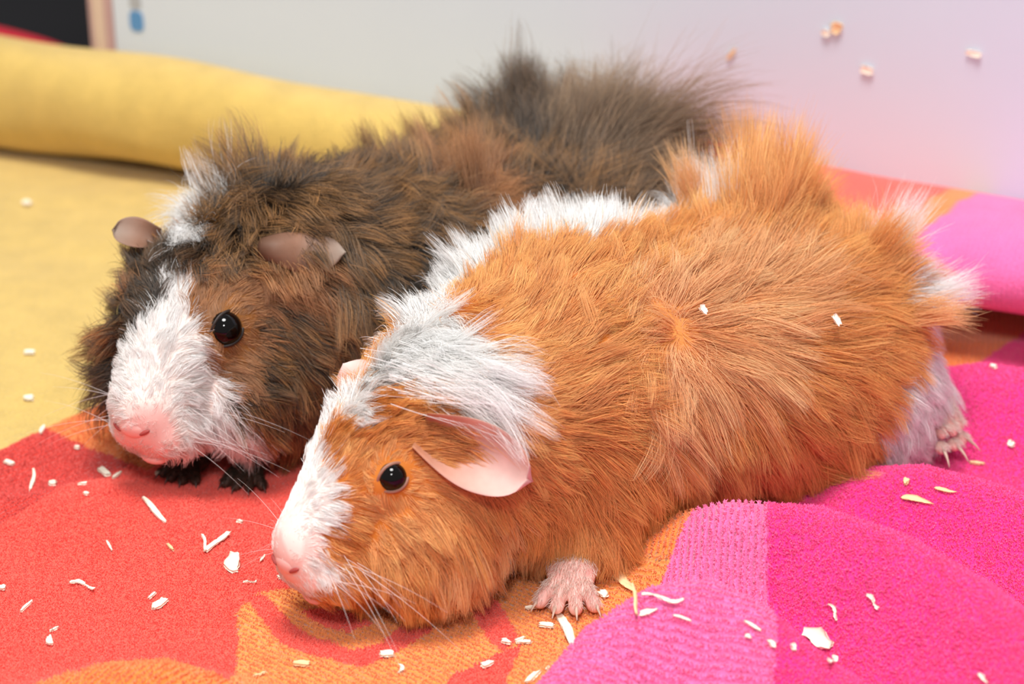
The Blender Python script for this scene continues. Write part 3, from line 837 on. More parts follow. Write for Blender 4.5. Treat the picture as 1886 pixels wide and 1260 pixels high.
# shavings: x, y on the towel, kind, length, width, direction, label
SHAVINGS = [
    (-9.51, -12.14, 'stick', 1.35, 0.15, -52, "long pale wood stick lying on coral cloth under the brown guinea pig's chin"),
    (-7.65, -13.66, 'fork', 1.09, 0.16, 68, 'forked pale wood strip on coral cloth between the two noses'),
    (-7.12, -14.59, 'chunk', 0.85, 0.37, -72, "chunky curled wood flake on coral cloth beside the ginger guinea pig's nose"),
    (-10.5, -13.41, 'stick', 0.44, 0.06, -59, 'short thin wood splinter alone on the middle of the coral cloth'),
    (-10.87, -15.24, 'curl', 0.71, 0.14, -14, 'twisted wood curl with a thick end on coral cloth, near the left edge'),
    (-8.76, -16.2, 'chunk', 0.43, 0.27, 70, 'small jagged wood flake on coral cloth with a splinter just above it'),
    (-9.01, -15.79, 'stick', 0.28, 0.08, 66, 'tiny splinter just above a jagged flake on coral cloth'),
    (-12.08, -16.2, 'stick', 0.5, 0.08, 72, 'thin slanting wood splinter on coral cloth at the left edge'),
    (-11.16, -17.82, 'chunk', 0.38, 0.16, -58, 'small pointed wood flake low on the coral cloth at left'),
    (-11.17, -17.27, 'stick', 0.24, 0.08, 53, 'faint short splinter above the small pointed flake on coral cloth'),
    (-13.34, -9.65, 'stick', 1.87, 0.1, -77, 'long thin upright splinter on the dark red corner of the towel'),
    (-12.7, -9.98, 'chunk', 0.6, 0.24, -61, 'round wood flake on dark red cloth beside the upright splinter'),
    (-14.27, -8.43, 'flake', 0.33, 0.16, -31, 'oval wood flake on dark red cloth nearest the left edge'),
    (-11.43, -9.16, 'flake', 0.56, 0.21, -51, "oval wood flake on the orange band below the brown guinea pig's chin"),
    (-11.03, -9.37, 'stick', 0.45, 0.1, 72, 'short splinter beside the oval flake on the orange band'),
    (-11.69, -10.71, 'flake', 0.22, 0.12, 4, 'flat wood flake where dark red cloth turns coral'),
    (-11.48, -11.26, 'chunk', 0.16, 0.12, -16, 'tiny wood crumb just below the flake on the coral edge'),
    (-9.84, -9.28, 'flake', 0.24, 0.19, 15, "rounded wood flake at the edge of the brown guinea pig's forepaw shadow"),
    (-13.73, -6.45, 'stick', 0.47, 0.13, 93, 'small wood chip on the seam between yellow and red cloth'),
    (-12.51, -7.54, 'chunk', 0.14, 0.14, 0, "tiny wood crumb on the orange band at the brown guinea pig's cheek"),
    (-12.89, -15.35, 'chunk', 0.19, 0.19, 0, 'wood crumb cut off by the left edge of the picture'),
    (-8.83, -13.81, 'stick', 0.33, 0.08, -51, 'faint pinkish splinter in the middle of the coral cloth'),
    (-7.3, -12.08, 'chunk', 0.15, 0.13, 26, 'small wood crumb on coral cloth above the forked strip'),
    (-6.62, -15.35, 'curl', 0.32, 0.06, 38, "thin little curl of wood below the ginger guinea pig's nose"),
    (-6.47, -14.02, 'stick', 0.4, 0.06, 82, "tiny splinter right in front of the ginger guinea pig's nostril"),
    (-5.86, -14.82, 'flake', 0.25, 0.14, 30, "wood flake tucked under the ginger guinea pig's chin"),
    (-4.98, -18.97, 'flake', 0.37, 0.19, 0, 'flat rectangular wood flake on ribbed orange cloth at the bottom'),
    (-3.0, -18.39, 'flake', 0.31, 0.25, 11, 'square white wood flake on the coral swirl below the ginger head'),
    (-2.64, -19.05, 'curl', 0.36, 0.11, -76, 'small curl of wood just below the square white flake'),
    (-5.92, -19.42, 'curl', 0.31, 0.11, 63, 'small wood curl at the bottom edge left of the rectangular flake'),
    (-0.59, -18.79, 'chunk', 0.32, 0.19, 57, 'little jagged wood flake near the bottom on coral cloth'),
    (-0.14, -17.81, 'chunk', 0.23, 0.15, -20, 'pale wood crumb at the left of the spiky flake on orange cloth'),
    (0.28, -17.78, 'fork', 0.37, 0.15, 0, 'spiky wood flake on orange cloth left of the long white sliver'),
    (0.85, -17.04, 'flake', 0.36, 0.19, -9, 'oval white wood flake on orange cloth below the forepaw'),
    (1.41, -17.61, 'leaf', 2.6, 0.23, -70, 'long white leaf-shaped wood sliver on orange cloth'),
    (0.53, -19.5, 'flake', 0.52, 0.23, 67, 'white wood flake cut by the bottom edge on orange cloth'),
    (0.58, -16.19, 'leaf', 0.53, 0.14, 19, 'thin wood sliver on orange cloth just left of the forepaw'),
    (2.3, -15.82, 'chunk', 0.29, 0.21, -49, 'small square wood chip just right of the forepaw'),
    (2.83, -15.52, 'leaf', 1.19, 0.26, -53, 'broad pinkish wood strip with a thin tail on the orange ribs'),
    (2.87, -19.29, 'stick', 1.33, 0.08, -86, 'thin straight splinter under the broad pinkish strip'),
    (3.49, -19.42, 'curl', 0.95, 0.1, -1, 'long crinkled wood thread on the crest of the pale pink fold'),
    (3.13, -19.67, 'leaf', 0.43, 0.15, 17, 'white wood sliver on the pale pink fold by the orange edge'),
    (3.89, -19.87, 'stick', 0.42, 0.06, -18, 'thin pale splinter on top of the pale pink fold'),
    (0.88, -19.35, 'stick', 0.4, 0.06, -89, 'tiny splinter near the bottom on orange cloth beside the pink fold'),
    (5.47, -20.16, 'stick', 0.41, 0.07, -29, 'narrow splinter in the dip between the two pink folds'),
    (5.35, -20.36, 'chunk', 0.12, 0.1, 0, 'crumb just under the narrow splinter between the pink folds'),
    (5.87, -20.5, 'chunk', 0.22, 0.12, -37, 'pale crumb on the right slope of the pale pink fold'),
    (7.26, -18.83, 'chunk', 0.82, 0.4, -38, 'largest white wood flake, with ragged ends, on the hot pink cloth'),
    (6.35, -20.51, 'chunk', 0.17, 0.12, -65, 'small white crumb at the left of the largest flake'),
    (7.22, -20.55, 'curl', 0.67, 0.13, -98, 'little curl of wood below the largest white flake'),
    (7.63, -18.5, 'curl', 0.46, 0.09, -65, 'bent wood splinter above the largest white flake'),
    (8.46, -18.98, 'curl', 0.48, 0.1, -54, 'hook-shaped wood splinter on the hot pink slope'),
    (10.7, -12.47, 'leaf', 0.88, 0.18, -22, 'tan wood strip with a thin tail in the pink hollow'),
    (11.42, -12.45, 'leaf', 0.6, 0.11, -22, 'thin tan sliver to the right of the tan strip in the pink hollow'),
    (10.45, -11.96, 'chunk', 0.19, 0.15, -89, 'pale crumb above the tan strip in the pink hollow'),
    (11.03, -7.9, 'chunk', 0.22, 0.16, -22, 'crumb on pink cloth below the white hind foot'),
    (10.29, -22.42, 'leaf', 0.38, 0.09, -65, 'white sliver at the bottom right edge on hot pink cloth'),
    (14.12, -8.41, 'chunk', 0.19, 0.21, -29, 'blurred pale crumb on hot pink cloth at the right edge'),
    (14.12, -5.57, 'chunk', 0.23, 0.14, -50, 'blurred crumb on the far pink fold under the dark gap'),
    (13.12, -8.77, 'stick', 0.39, 0.1, -18, 'blurred pinkish splinter on the pink crest at right'),
    (-18.29, 12.57, 'chunk', 0.36, 0.42, 4, 'blurred pale crumb on the yellow cloth near the roll'),
    (-15.13, -1.53, 'flake', 0.31, 0.23, -4, 'blurred pale crumb half way down the yellow cloth'),
    (-14.52, -4.57, 'flake', 0.28, 0.24, 0, 'pale crumb on the yellow cloth nearest the red corner'),
]

BITS = [
    (8.44, -11.14, 5.65, (0.16, -0.9, 0.65), 'flake', 0.29, 0.16, -50, "white wood crumb caught in the ginger guinea pig's rump fur", 'front'),
    (4.81, -12.51, 6.53, (0.21, -0.83, 0.7), 'chunk', 0.23, 0.18, -30, "pale wood crumb on the ginger guinea pig's flank", 'front'),
    (-10.78, -9.14, 4.03, (-0.44, -0.57, 0.46), 'chunk', 0.15, 0.11, -60, "tiny white crumb on the brown guinea pig's far cheek", 'back'),
    (-2.92, -2.62, 6.92, (-0.03, -0.37, 0.76), 'chunk', 0.26, 0.19, 30, "white crumb in the fur on the brown guinea pig's back", 'back'),
    (10.98, 7.53, 8.32, (-0.42, -0.91, 0.0), 'chunk', 0.38, 0.41, -80, 'amber crumb stuck to the white wall', 'wall_tan'),
    (10.67, 7.68, 8.1, (-0.42, -0.91, 0.0), 'chunk', 0.3, 0.23, 0, 'pale crumb stuck beside the amber one on the white wall', 'wall'),
    (15.24, 5.53, 8.0, (-0.42, -0.91, 0.0), 'flake', 0.48, 0.19, -28, 'white wood sliver stuck high on the white wall at right', 'wall'),
    (12.04, 7.03, 6.99, (-0.42, -0.91, 0.0), 'flake', 0.41, 0.26, -30, 'faint white flake on the wall between the amber crumb and the sliver', 'wall'),
    (7.65, 9.09, 6.96, (-0.42, -0.91, 0.0), 'stick', 0.5, 0.13, 35, "beige splinter on the white wall above the guinea pigs' rumps", 'wall_tan'),
]
EYE_LOC = {'guinea_pig': (1.05, 0, 0.35), 'guinea_pig.001': (1.05, 0, 0.35)}
N_FRONT, N_BACK = 170000, 150000


# ------------------------------------------------------------------ coats
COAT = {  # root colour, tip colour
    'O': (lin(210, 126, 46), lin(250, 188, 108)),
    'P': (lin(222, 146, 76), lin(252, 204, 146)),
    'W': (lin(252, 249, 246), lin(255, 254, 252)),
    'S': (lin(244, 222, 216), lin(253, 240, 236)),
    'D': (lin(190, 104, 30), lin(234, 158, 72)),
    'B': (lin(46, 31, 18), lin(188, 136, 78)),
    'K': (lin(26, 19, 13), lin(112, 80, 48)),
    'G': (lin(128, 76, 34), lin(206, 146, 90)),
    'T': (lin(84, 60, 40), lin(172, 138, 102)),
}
SKIN = {'S': lin(244, 200, 192), 'W': lin(240, 226, 218), 'O': lin(200, 118, 48), 'P': lin(212, 140, 76), 'D': lin(186, 104, 38),
        'B': lin(62, 44, 28), 'K': lin(40, 30, 22), 'G': lin(140, 90, 46), 'T': lin(100, 76, 54)}
KEYS = list(COAT)


def coat_lookup(pts, coat, jitter):
    q = pts + rng.normal(0, jitter, pts.shape)
    cp = np.array([c[:3] for c in coat])
    ci = np.array([KEYS.index(c[3]) for c in coat])
    out = np.empty(len(q), int)
    for a in range(0, len(q), 20000):
        d = np.linalg.norm(q[a:a + 20000, None] - cp[None], axis=2)
        wgt = 1.0 / (d + 0.05) ** 4
        vote = np.zeros((len(d), len(KEYS)))
        for k in range(len(KEYS)):
            m = ci == k
            if m.any():
                vote[:, k] = wgt[:, m].max(1) * 1.0 + wgt[:, m].sum(1) * 0.2
        out[a:a + 20000] = vote.argmax(1)
    return out


def flow_lookup(pts, flow):
    g = np.array(flow)
    gp, gd, gs = g[:, :3], g[:, 3:6], g[:, 6:9]
    D_, S_ = np.empty((len(pts), 3)), np.empty((len(pts), 3))
    for a in range(0, len(pts), 20000):
        d = np.linalg.norm(pts[a:a + 20000, None] - gp[None], axis=2)
        wgt = 1.0 / (d + 0.15) ** 4
        wgt /= wgt.sum(1, keepdims=True)
        D_[a:a + 20000] = wgt @ gd
        S_[a:a + 20000] = wgt @ gs
    return D_, S_


def unit(a):
    return a / (np.linalg.norm(a, axis=-1, keepdims=True) + 1e-9)


def sample_surface(v, f, n, bias=None):
    v = np.asarray(v)
    tri = []
    for p in f:
        for k in range(1, len(p) - 1):
            tri.append((p[0], p[k], p[k + 1]))
    tri = np.array(tri)
    A, B_, C_ = v[tri[:, 0]], v[tri[:, 1]], v[tri[:, 2]]
    nr = np.cross(B_ - A, C_ - A)
    area = np.linalg.norm(nr, axis=1)
    wgt = area.copy()
    if bias is not None:
        wgt *= bias((A + B_ + C_) / 3, unit(nr))
    i = rng.choice(len(tri), n, p=wgt / wgt.sum())
    r1, r2 = np.sqrt(rng.random(n)), rng.random(n)
    p = A[i] * (1 - r1)[:, None] + B_[i] * (r1 * (1 - r2))[:, None] + C_[i] * (r1 * r2)[:, None]
    # smooth normals
    vn = np.zeros_like(v)
    for k in range(3):
        np.add.at(vn, tri[:, k], nr)
    vn = unit(vn)
    nn = vn[tri[i, 0]] * (1 - r1)[:, None] + vn[tri[i, 1]] * (r1 * (1 - r2))[:, None] + vn[tri[i, 2]] * (r1 * r2)[:, None]
    return p, unit(nn)


def nearest_index(pts, centres):
    kd = kdtree.KDTree(len(centres))
    for i, c in enumerate(centres):
        kd.insert(c, i)
    kd.balance()
    return np.array([kd.find(p)[1] for p in pts])


def hair_material(name):
    k = NT(name)
    ca = k.n('ShaderNodeAttribute', _attribute_name='col')
    h = k.n('ShaderNodeBsdfHair')
    h.component = 'Reflection'
    h.inputs['RoughnessU'].default_value = 0.30
    h.inputs['RoughnessV'].default_value = 0.60
    lighter = k.n('ShaderNodeMix', _data_type='RGBA')
    lighter.inputs[0].default_value = 0.55
    lighter.inputs[7].default_value = (1, 0.95, 0.88, 1)
    k.t.links.new(ca.outputs['Color'], lighter.inputs[6])
    k.t.links.new(lighter.outputs[2], h.inputs['Color'])
    d = k.n('ShaderNodeBsdfDiffuse')
    k.l(ca, 'Color', d, 'Color')
    tl = k.n('ShaderNodeBsdfTranslucent')
    k.l(ca, 'Color', tl, 'Color')
    m0 = k.n('ShaderNodeMixShader')
    m0.inputs[0].default_value = 0.22
    k.l(d, 0, m0, 1)
    k.l(tl, 0, m0, 2)
    mx = k.n('ShaderNodeMixShader')
    mx.inputs[0].default_value = 0.14
    k.l(m0, 0, mx, 1)
    k.l(h, 0, mx, 2)
    k.l(mx, 0, k.out, 0)
    return k.m


fur_mat = hair_material('guinea_pig_hair')


def curves_obj(name, pts, rad, cols, mat, parent):
    """pts (n, k, 3) in cm"""
    n, k, _ = pts.shape
    hc = bpy.data.hair_curves.new(name)
    hc.add_curves([k] * n)
    hc.attributes['position'].data.foreach_set('vector', (pts * CM).astype(np.float32).ravel())
    a = hc.attributes.get('radius') or hc.attributes.new('radius', 'FLOAT', 'POINT')
    a.data.foreach_set('value', (rad * CM).astype(np.float32).ravel())
    c4 = np.ones((n, k, 4), np.float32)
    c4[..., :3] = cols
    c = hc.attributes.new('col', 'FLOAT_COLOR', 'POINT')
    c.data.foreach_set('color', c4.ravel())
    hc.materials.append(mat)
    o = bpy.data.objects.new(name, hc)
    COL.objects.link(o)
    o.parent = parent
    return o


def make_fur(root, W, v, f, flow, coat, n, eyes, bare, clump_n, clump_amt, frizz, radius, kpts=7, agouti=False, locks=()):
    Wm = np.array(W)

    def bias(c, nr):
        wn = nr @ Wm[:3, :3].T
        wc = c @ Wm[:3, :3].T + Wm[:3, 3]
        b = np.where(wn[:, 2] < -0.75, 0.05, 1.0) * np.where(wn[:, 1] > 0.55, 0.45, 1.0)
        hx = np.linalg.norm(c - np.array(eyes[0]), axis=1)
        return b * np.where(hx < 4.0, 1.7, 1.0) * (wc[:, 2] > 0.15)
    p, nr = sample_surface(v, f, n, bias)
    keep = np.ones(len(p), bool)
    for e in eyes:
        keep &= np.linalg.norm(p - np.array(e), axis=1) > 0.34
    for b_, r_ in bare:
        keep &= np.linalg.norm(p - np.array(b_), axis=1) > r_ * rng.uniform(0.75, 1.1, len(p))
    p, nr = p[keep], nr[keep]
    D_, S_ = flow_lookup(p, flow)
    D_ = D_ - nr * (D_ * nr).sum(1, keepdims=True)
    D_ = unit(D_ + rng.normal(0, 0.12 + 0.25 * frizz, D_.shape))
    D_ = unit(D_ - nr * (D_ * nr).sum(1, keepdims=True))
    L = S_[:, 0] * rng.uniform(0.55, 1.12, len(p))
    lift = np.radians(S_[:, 1] * rng.uniform(0.6, 1.3, len(p)))
    droop = S_[:, 2]
    for e in eyes:                                           # short hair round the eye, combed away from it
        dv = p - np.array(e)
        dd = np.linalg.norm(dv, axis=1)
        k = 1 - sstep(0.45, 1.0, dd)
        L = L * (1 - 0.45 * k)
        aw = unit(dv - nr * (dv * nr).sum(1, keepdims=True))
        D_ = unit(D_ * (1 - 0.6 * k[:, None]) + aw * 0.6 * k[:, None])
    # clumps share one direction and length and draw together towards the tip
    ci = rng.choice(len(p), clump_n, replace=False)
    near = nearest_index(p, p[ci])
    tw = rng.normal(0, 1, (clump_n, 3)) * (0.10 + 0.55 * frizz) * np.clip(L[ci] / 1.1, 0.25, 1.3)[:, None]
    cl_len = rng.uniform(0.8, 1.15, clump_n)
    L = L * cl_len[near]
    D_ = unit(D_ + tw[near])
    cl_tone = rng.uniform(0, 1, clump_n)
    T_ = unit(D_ - nr * (D_ * nr).sum(1, keepdims=True))
    d0 = unit(T_ * np.cos(lift)[:, None] + nr * np.sin(lift)[:, None])
    pts = np.empty((len(p), kpts, 3))
    pts[:, 0] = p - nr * 0.03
    cur = d0.copy()
    up_l = (Wm[:3, :3].T @ np.array([0, 0, 1.0]))
    wav = rng.normal(0, 1, (len(p), 3)) * (0.05 + 0.22 * frizz) * np.clip(L / 1.0, 0.4, 1.2)[:, None]
    for s in range(1, kpts):
        q = s / (kpts - 1)
        cur = unit(cur - nr * (0.07 * np.sin(lift))[:, None] * 2 - up_l * (droop * 0.55 * q)[:, None] + wav * (1 if s % 2 else -0.6) * 0.6)
        pts[:, s] = pts[:, s - 1] + cur * (L / (kpts - 1))[:, None]
    lead = pts[ci][near]
    off = lead - lead[:, :1]
    mine = pts - pts[:, :1]
    q = (np.linspace(0, 1, kpts) ** 1.3)[None, :, None] * (clump_amt * rng.uniform(0.5, 1.1, len(p)))[:, None, None]
    # towards the leader's own tip, only as far as half the gap between the roots
    gap = lead[:, :1] - pts[:, :1]
    gl = np.linalg.norm(gap, axis=2, keepdims=True)
    gap = gap * np.clip(np.minimum(0.6, 0.35 * L)[:, None, None] / (gl + 1e-6), 0, 1)
    pts = pts[:, :1] + mine * (1 - q) + off * q + gap * q * 0.8
    # keep the tips above the cloth
    wp = pts @ Wm[:3, :3].T + Wm[:3, 3]
    zf = towel_z(wp[..., 0].ravel(), wp[..., 1].ravel()).reshape(wp.shape[:2]) + 0.04
    pts[..., 2] += np.maximum(0, zf - wp[..., 2])
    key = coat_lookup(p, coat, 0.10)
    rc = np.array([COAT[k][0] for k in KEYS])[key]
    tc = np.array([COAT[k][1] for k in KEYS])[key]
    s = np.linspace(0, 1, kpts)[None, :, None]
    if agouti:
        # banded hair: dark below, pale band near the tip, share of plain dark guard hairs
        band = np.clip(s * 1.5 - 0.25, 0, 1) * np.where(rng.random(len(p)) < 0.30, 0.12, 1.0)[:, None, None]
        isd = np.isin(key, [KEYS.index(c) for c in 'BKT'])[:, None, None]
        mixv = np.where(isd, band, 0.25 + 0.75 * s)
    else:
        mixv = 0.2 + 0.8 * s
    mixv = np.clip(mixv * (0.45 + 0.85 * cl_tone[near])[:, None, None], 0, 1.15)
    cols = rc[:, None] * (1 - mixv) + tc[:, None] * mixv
    cols = cols * rng.uniform(0.72, 1.22, (len(p), 1, 1))
    cols = np.clip(cols, 0.002, 0.97)
    taper = (1 - 0.85 * np.linspace(0, 1, kpts) ** 1.5)[None] * radius * rng.choice([0.7, 0.9, 1.1, 1.7], (len(p), 1))
    for (px_, py_, pz_, dx_, dy_, dz_, L_, dr_, m_, sp_, ck_) in locks:          # single long locks
        r0 = np.array([px_, py_, pz_]) + rng.normal(0, sp_, (m_, 3)) * np.array([1, 1, 0.5])
        dd = unit(np.array([dx_, dy_, dz_]) + rng.normal(0, 0.10, (m_, 3)))
        ln = L_ * rng.uniform(0.55, 1.1, m_)
        q_ = np.empty((m_, kpts, 3))
        q_[:, 0] = r0
        side = rng.normal(0, 0.06, (m_, 3))
        for s_ in range(1, kpts):
            dd = unit(dd - up_l * dr_ * 0.5 * s_ / kpts * rng.uniform(0.6, 1.4, (m_, 1)) + side)
            q_[:, s_] = q_[:, s_ - 1] + dd * (ln / (kpts - 1))[:, None]
        mid_ = q_.mean(0, keepdims=True)
        pull = (np.linspace(0, 1, kpts) ** 1.2)[None, :, None] * 0.45
        q_ = q_ * (1 - pull) + (mid_ + (q_ - mid_) * 0.35) * pull
        c0, c1 = (np.array(c_) for c_ in COAT[ck_])
        mv = np.clip(np.linspace(0.1, 1, kpts)[None, :, None] * rng.uniform(0.5, 1.1, (m_, 1, 1)), 0, 1)
        cc = np.clip((c0 * (1 - mv) + c1 * mv) * rng.uniform(0.8, 1.15, (m_, 1, 1)), 0.002, 0.97)
        tt = (1 - 0.85 * np.linspace(0, 1, kpts) ** 1.5)[None] * radius * rng.choice([0.7, 0.9, 1.1, 1.5], (m_, 1))
        pts, cols, taper = np.concatenate([pts, q_]), np.concatenate([cols, cc]), np.concatenate([taper, tt])
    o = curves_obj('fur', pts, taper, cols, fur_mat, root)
    o['kind'] = 'stuff'
    return o


def skin_material():
    k = NT('guinea_pig_skin')
    b = k.n('ShaderNodeBsdfPrincipled', Roughness=0.75)
    ca = k.n('ShaderNodeAttribute', _attribute_name='col')
    k.l(ca, 'Color', b, 'Base Color')
    b.inputs['Specular IOR Level'].default_value = 0.15
    k.l(b, 0, k.out, 0)
    return k.m


skin_mat = skin_material()


def make_body(root, v, f, coat):
    key = coat_lookup(np.asarray(v), coat, 0.02)
    c = np.array([SKIN[k] for k in KEYS])[key]
    return mesh_obj('body', v, f, skin_mat, root, cols=c)


pile_mat = plain('towel_yarn', (1, 1, 1), 0.9)
k_ = pile_mat.node_tree
a_ = k_.nodes.new('ShaderNodeAttribute')
a_.attribute_name = 'col'
for n_ in k_.nodes:
    if n_.type == 'BSDF_PRINCIPLED':
        n_.inputs['Specular IOR Level'].default_value = 0.1
        n_.inputs['Sheen Weight'].default_value = 0.4
        k_.links.new(a_.outputs['Color'], n_.inputs['Base Color'])
pile = curves_obj('pile', *build_pile(), pile_mat, towel)
pile['kind'] = 'stuff'

make_body(front_root, front_v, front_f, FRONT_COAT)
make_body(back_root, back_v, back_f, BACK_COAT)


def on_head(H, k, bvh, loc, direction):
    """surface point of the head along a direction from inside"""
    o = H @ Vector(np.array(loc) * k)
    d = (H.to_3x3() @ Vector(direction)).normalized()
    hit = bvh.ray_cast(o + d * 6, -d)
    return hit[0], hit[1]


eye_mat = plain('eye_cornea', lin(9, 6, 6), 0.05, 0.1, 200, spec=0.3)
lid_pale = plain('pink_eyelid', lin(158, 112, 92), 0.55, 0.08, 800)
lid_dark = plain('dark_eyelid', lin(46, 36, 32), 0.5, 0.1, 800)


def sphere_mesh(c, r, nu=28, nv=16):
    V = []
    for i in range(nu):
        for j in range(nv):
            a, b_ = 2 * math.pi * i / nu, math.pi * j / (nv - 1)
            V.append((c[0] + r * math.sin(b_) * math.cos(a), c[1] + r * math.sin(b_) * math.sin(a), c[2] + r * math.cos(b_)))
    return V, grid_faces(nu, nv, True)


def make_eye(root, p, n, fwd, r, lid_mat, lid_r, tilt):
    """eyeball sunk into the head with an almond lid rim round it"""
    n = n.normalized()
    fx = (fwd - n * fwd.dot(n)).normalized()
    fy = n.cross(fx)
    c = p - n * (r * 0.45)
    V, F_ = sphere_mesh(c, r)
    e = mesh_obj('eye', V, F_, eye_mat, root)
    V = []
    na, nb = 40, 8
    for i in range(na):
        a = 2 * math.pi * i / na
        ca, sa = math.cos(a), math.sin(a)
        rr = lid_r * (1.0 + 0.20 * abs(math.cos(a + tilt)) ** 3)
        ax, ay = ca * rr, sa * rr * 0.97
        depth = math.sqrt(max(0.0, r * r - min(ax * ax + ay * ay, r * r * 0.98)))
        base = c + fx * ax + fy * ay + n * depth
        out = (fx * ca + fy * sa)
        for j in range(nb):
            b_ = 2 * math.pi * j / nb
            V.append(base + out * (0.045 * math.cos(b_) + 0.025) + n * (0.03 * math.sin(b_) - 0.02))
    F_ = grid_faces(na, nb, True) + [(i * nb + nb - 1, ((i + 1) % na) * nb + nb - 1, ((i + 1) % na) * nb, i * nb) for i in range(na)]
    mesh_obj('eyelid', V, F_, lid_mat, e)


front_eyes, back_eyes = [], []
for H, k, bvh, root, lst, lm, r, lr in ((FRONT_HEAD, 1.0, front_bvh, front_root, front_eyes, lid_pale, 0.36, 0.30),
                                        (BACK_HEAD, 1.08, back_bvh, back_root, back_eyes, lid_dark, 0.47, 0.41)):
    for sgn in (1, -1):
        p, nn = on_head(H, k, bvh, EYE_LOC[root.name], (0.22, sgn * 1.0, 0.2))
        lst.append(p)
        make_eye(root, p if sgn > 0 else p - nn * 0.12, nn, H.to_3x3() @ Vector((1, 0, -0.35)), r, lm, lr, 0.0)

make_fur(front_root, FRONT_W, front_v, front_f, FRONT_FLOW, FRONT_COAT, N_FRONT, front_eyes, [(tuple(FRONT_HEAD @ Vector((3.5, 0, -1.42))), 0.40)], 3600, 0.8, 0.15, 0.0060, locks=FRONT_LOCKS)
make_fur(back_root, BACK_W, back_v, back_f, BACK_FLOW, BACK_COAT, N_BACK, back_eyes, [(tuple(BACK_HEAD @ Vector((3.78, 0, -1.53))), 0.34)], 3000, 0.85, 0.42, 0.0060, agouti=True, locks=BACK_LOCKS)


# ------------------------------------------------------------------ ears, noses, paws, whiskers
def ear_material(name, light):
    k = NT(name)
    b = k.n('ShaderNodeBsdfPrincipled', Roughness=0.55)
    b.inputs['Specular IOR Level'].default_value = 0.3
    ca = k.n('ShaderNodeAttribute', _attribute_name='col')
    tc = k.n('ShaderNodeTexCoord')
    nz = k.n('ShaderNodeTexNoise', Scale=180.0, Detail=6.0)
    k.l(tc, 'Object', nz, 'Vector')
    v = k.math('MULTIPLY', nz.outputs['Fac'], v=0.5)
    v = k.math('ADD', v, v=0.75)
    hs = k.n('ShaderNodeHueSaturation')
    k.t.links.new(v, hs.inputs['Value'])
    k.l(ca, 'Color', hs, 'Color')
    k.l(hs, 'Color', b, 'Base Color')
    bp = k.n('ShaderNodeBump', Strength=0.35, Distance=0.0006)
    k.l(nz, 'Fac', bp, 'Height')
    k.l(bp, 'Normal', b, 'Normal')
    tr_ = k.n('ShaderNodeBsdfTranslucent')
    k.l(hs, 'Color', tr_, 'Color')
    mx = k.n('ShaderNodeMixShader')
    mx.inputs[0].default_value = light
    k.l(b, 0, mx, 1)
    k.l(tr_, 0, mx, 2)
    k.l(mx, 0, k.out, 0)
    return k.m


ear_mat = ear_material('ear_skin', 0.22)
ear_pink = [lin(196, 132, 98), lin(226, 176, 158), lin(250, 218, 212)]       # base, middle, tip
ear_brown = [lin(96, 66, 50), lin(158, 116, 94), lin(168, 150, 136)]
nose_mat = plain('nose_skin', lin(242, 186, 178), 0.5, 0.06, 500, sss=0.2)
nostril_mat = plain('nostril_lining', lin(168, 70, 66), 0.6, 0.1, 500)
paw_pink = plain('paw_skin_pink', lin(238, 186, 176), 0.5, 0.08, 300, sss=0.25)
paw_brown = plain('paw_skin_brown', lin(70, 48, 36), 0.6, 0.15, 300)
claw_dark = plain('dark_claw_horn', lin(60, 46, 38), 0.4, 0.1, 300)
claw_mat = plain('claw_horn', lin(206, 182, 164), 0.35, 0.1, 300)


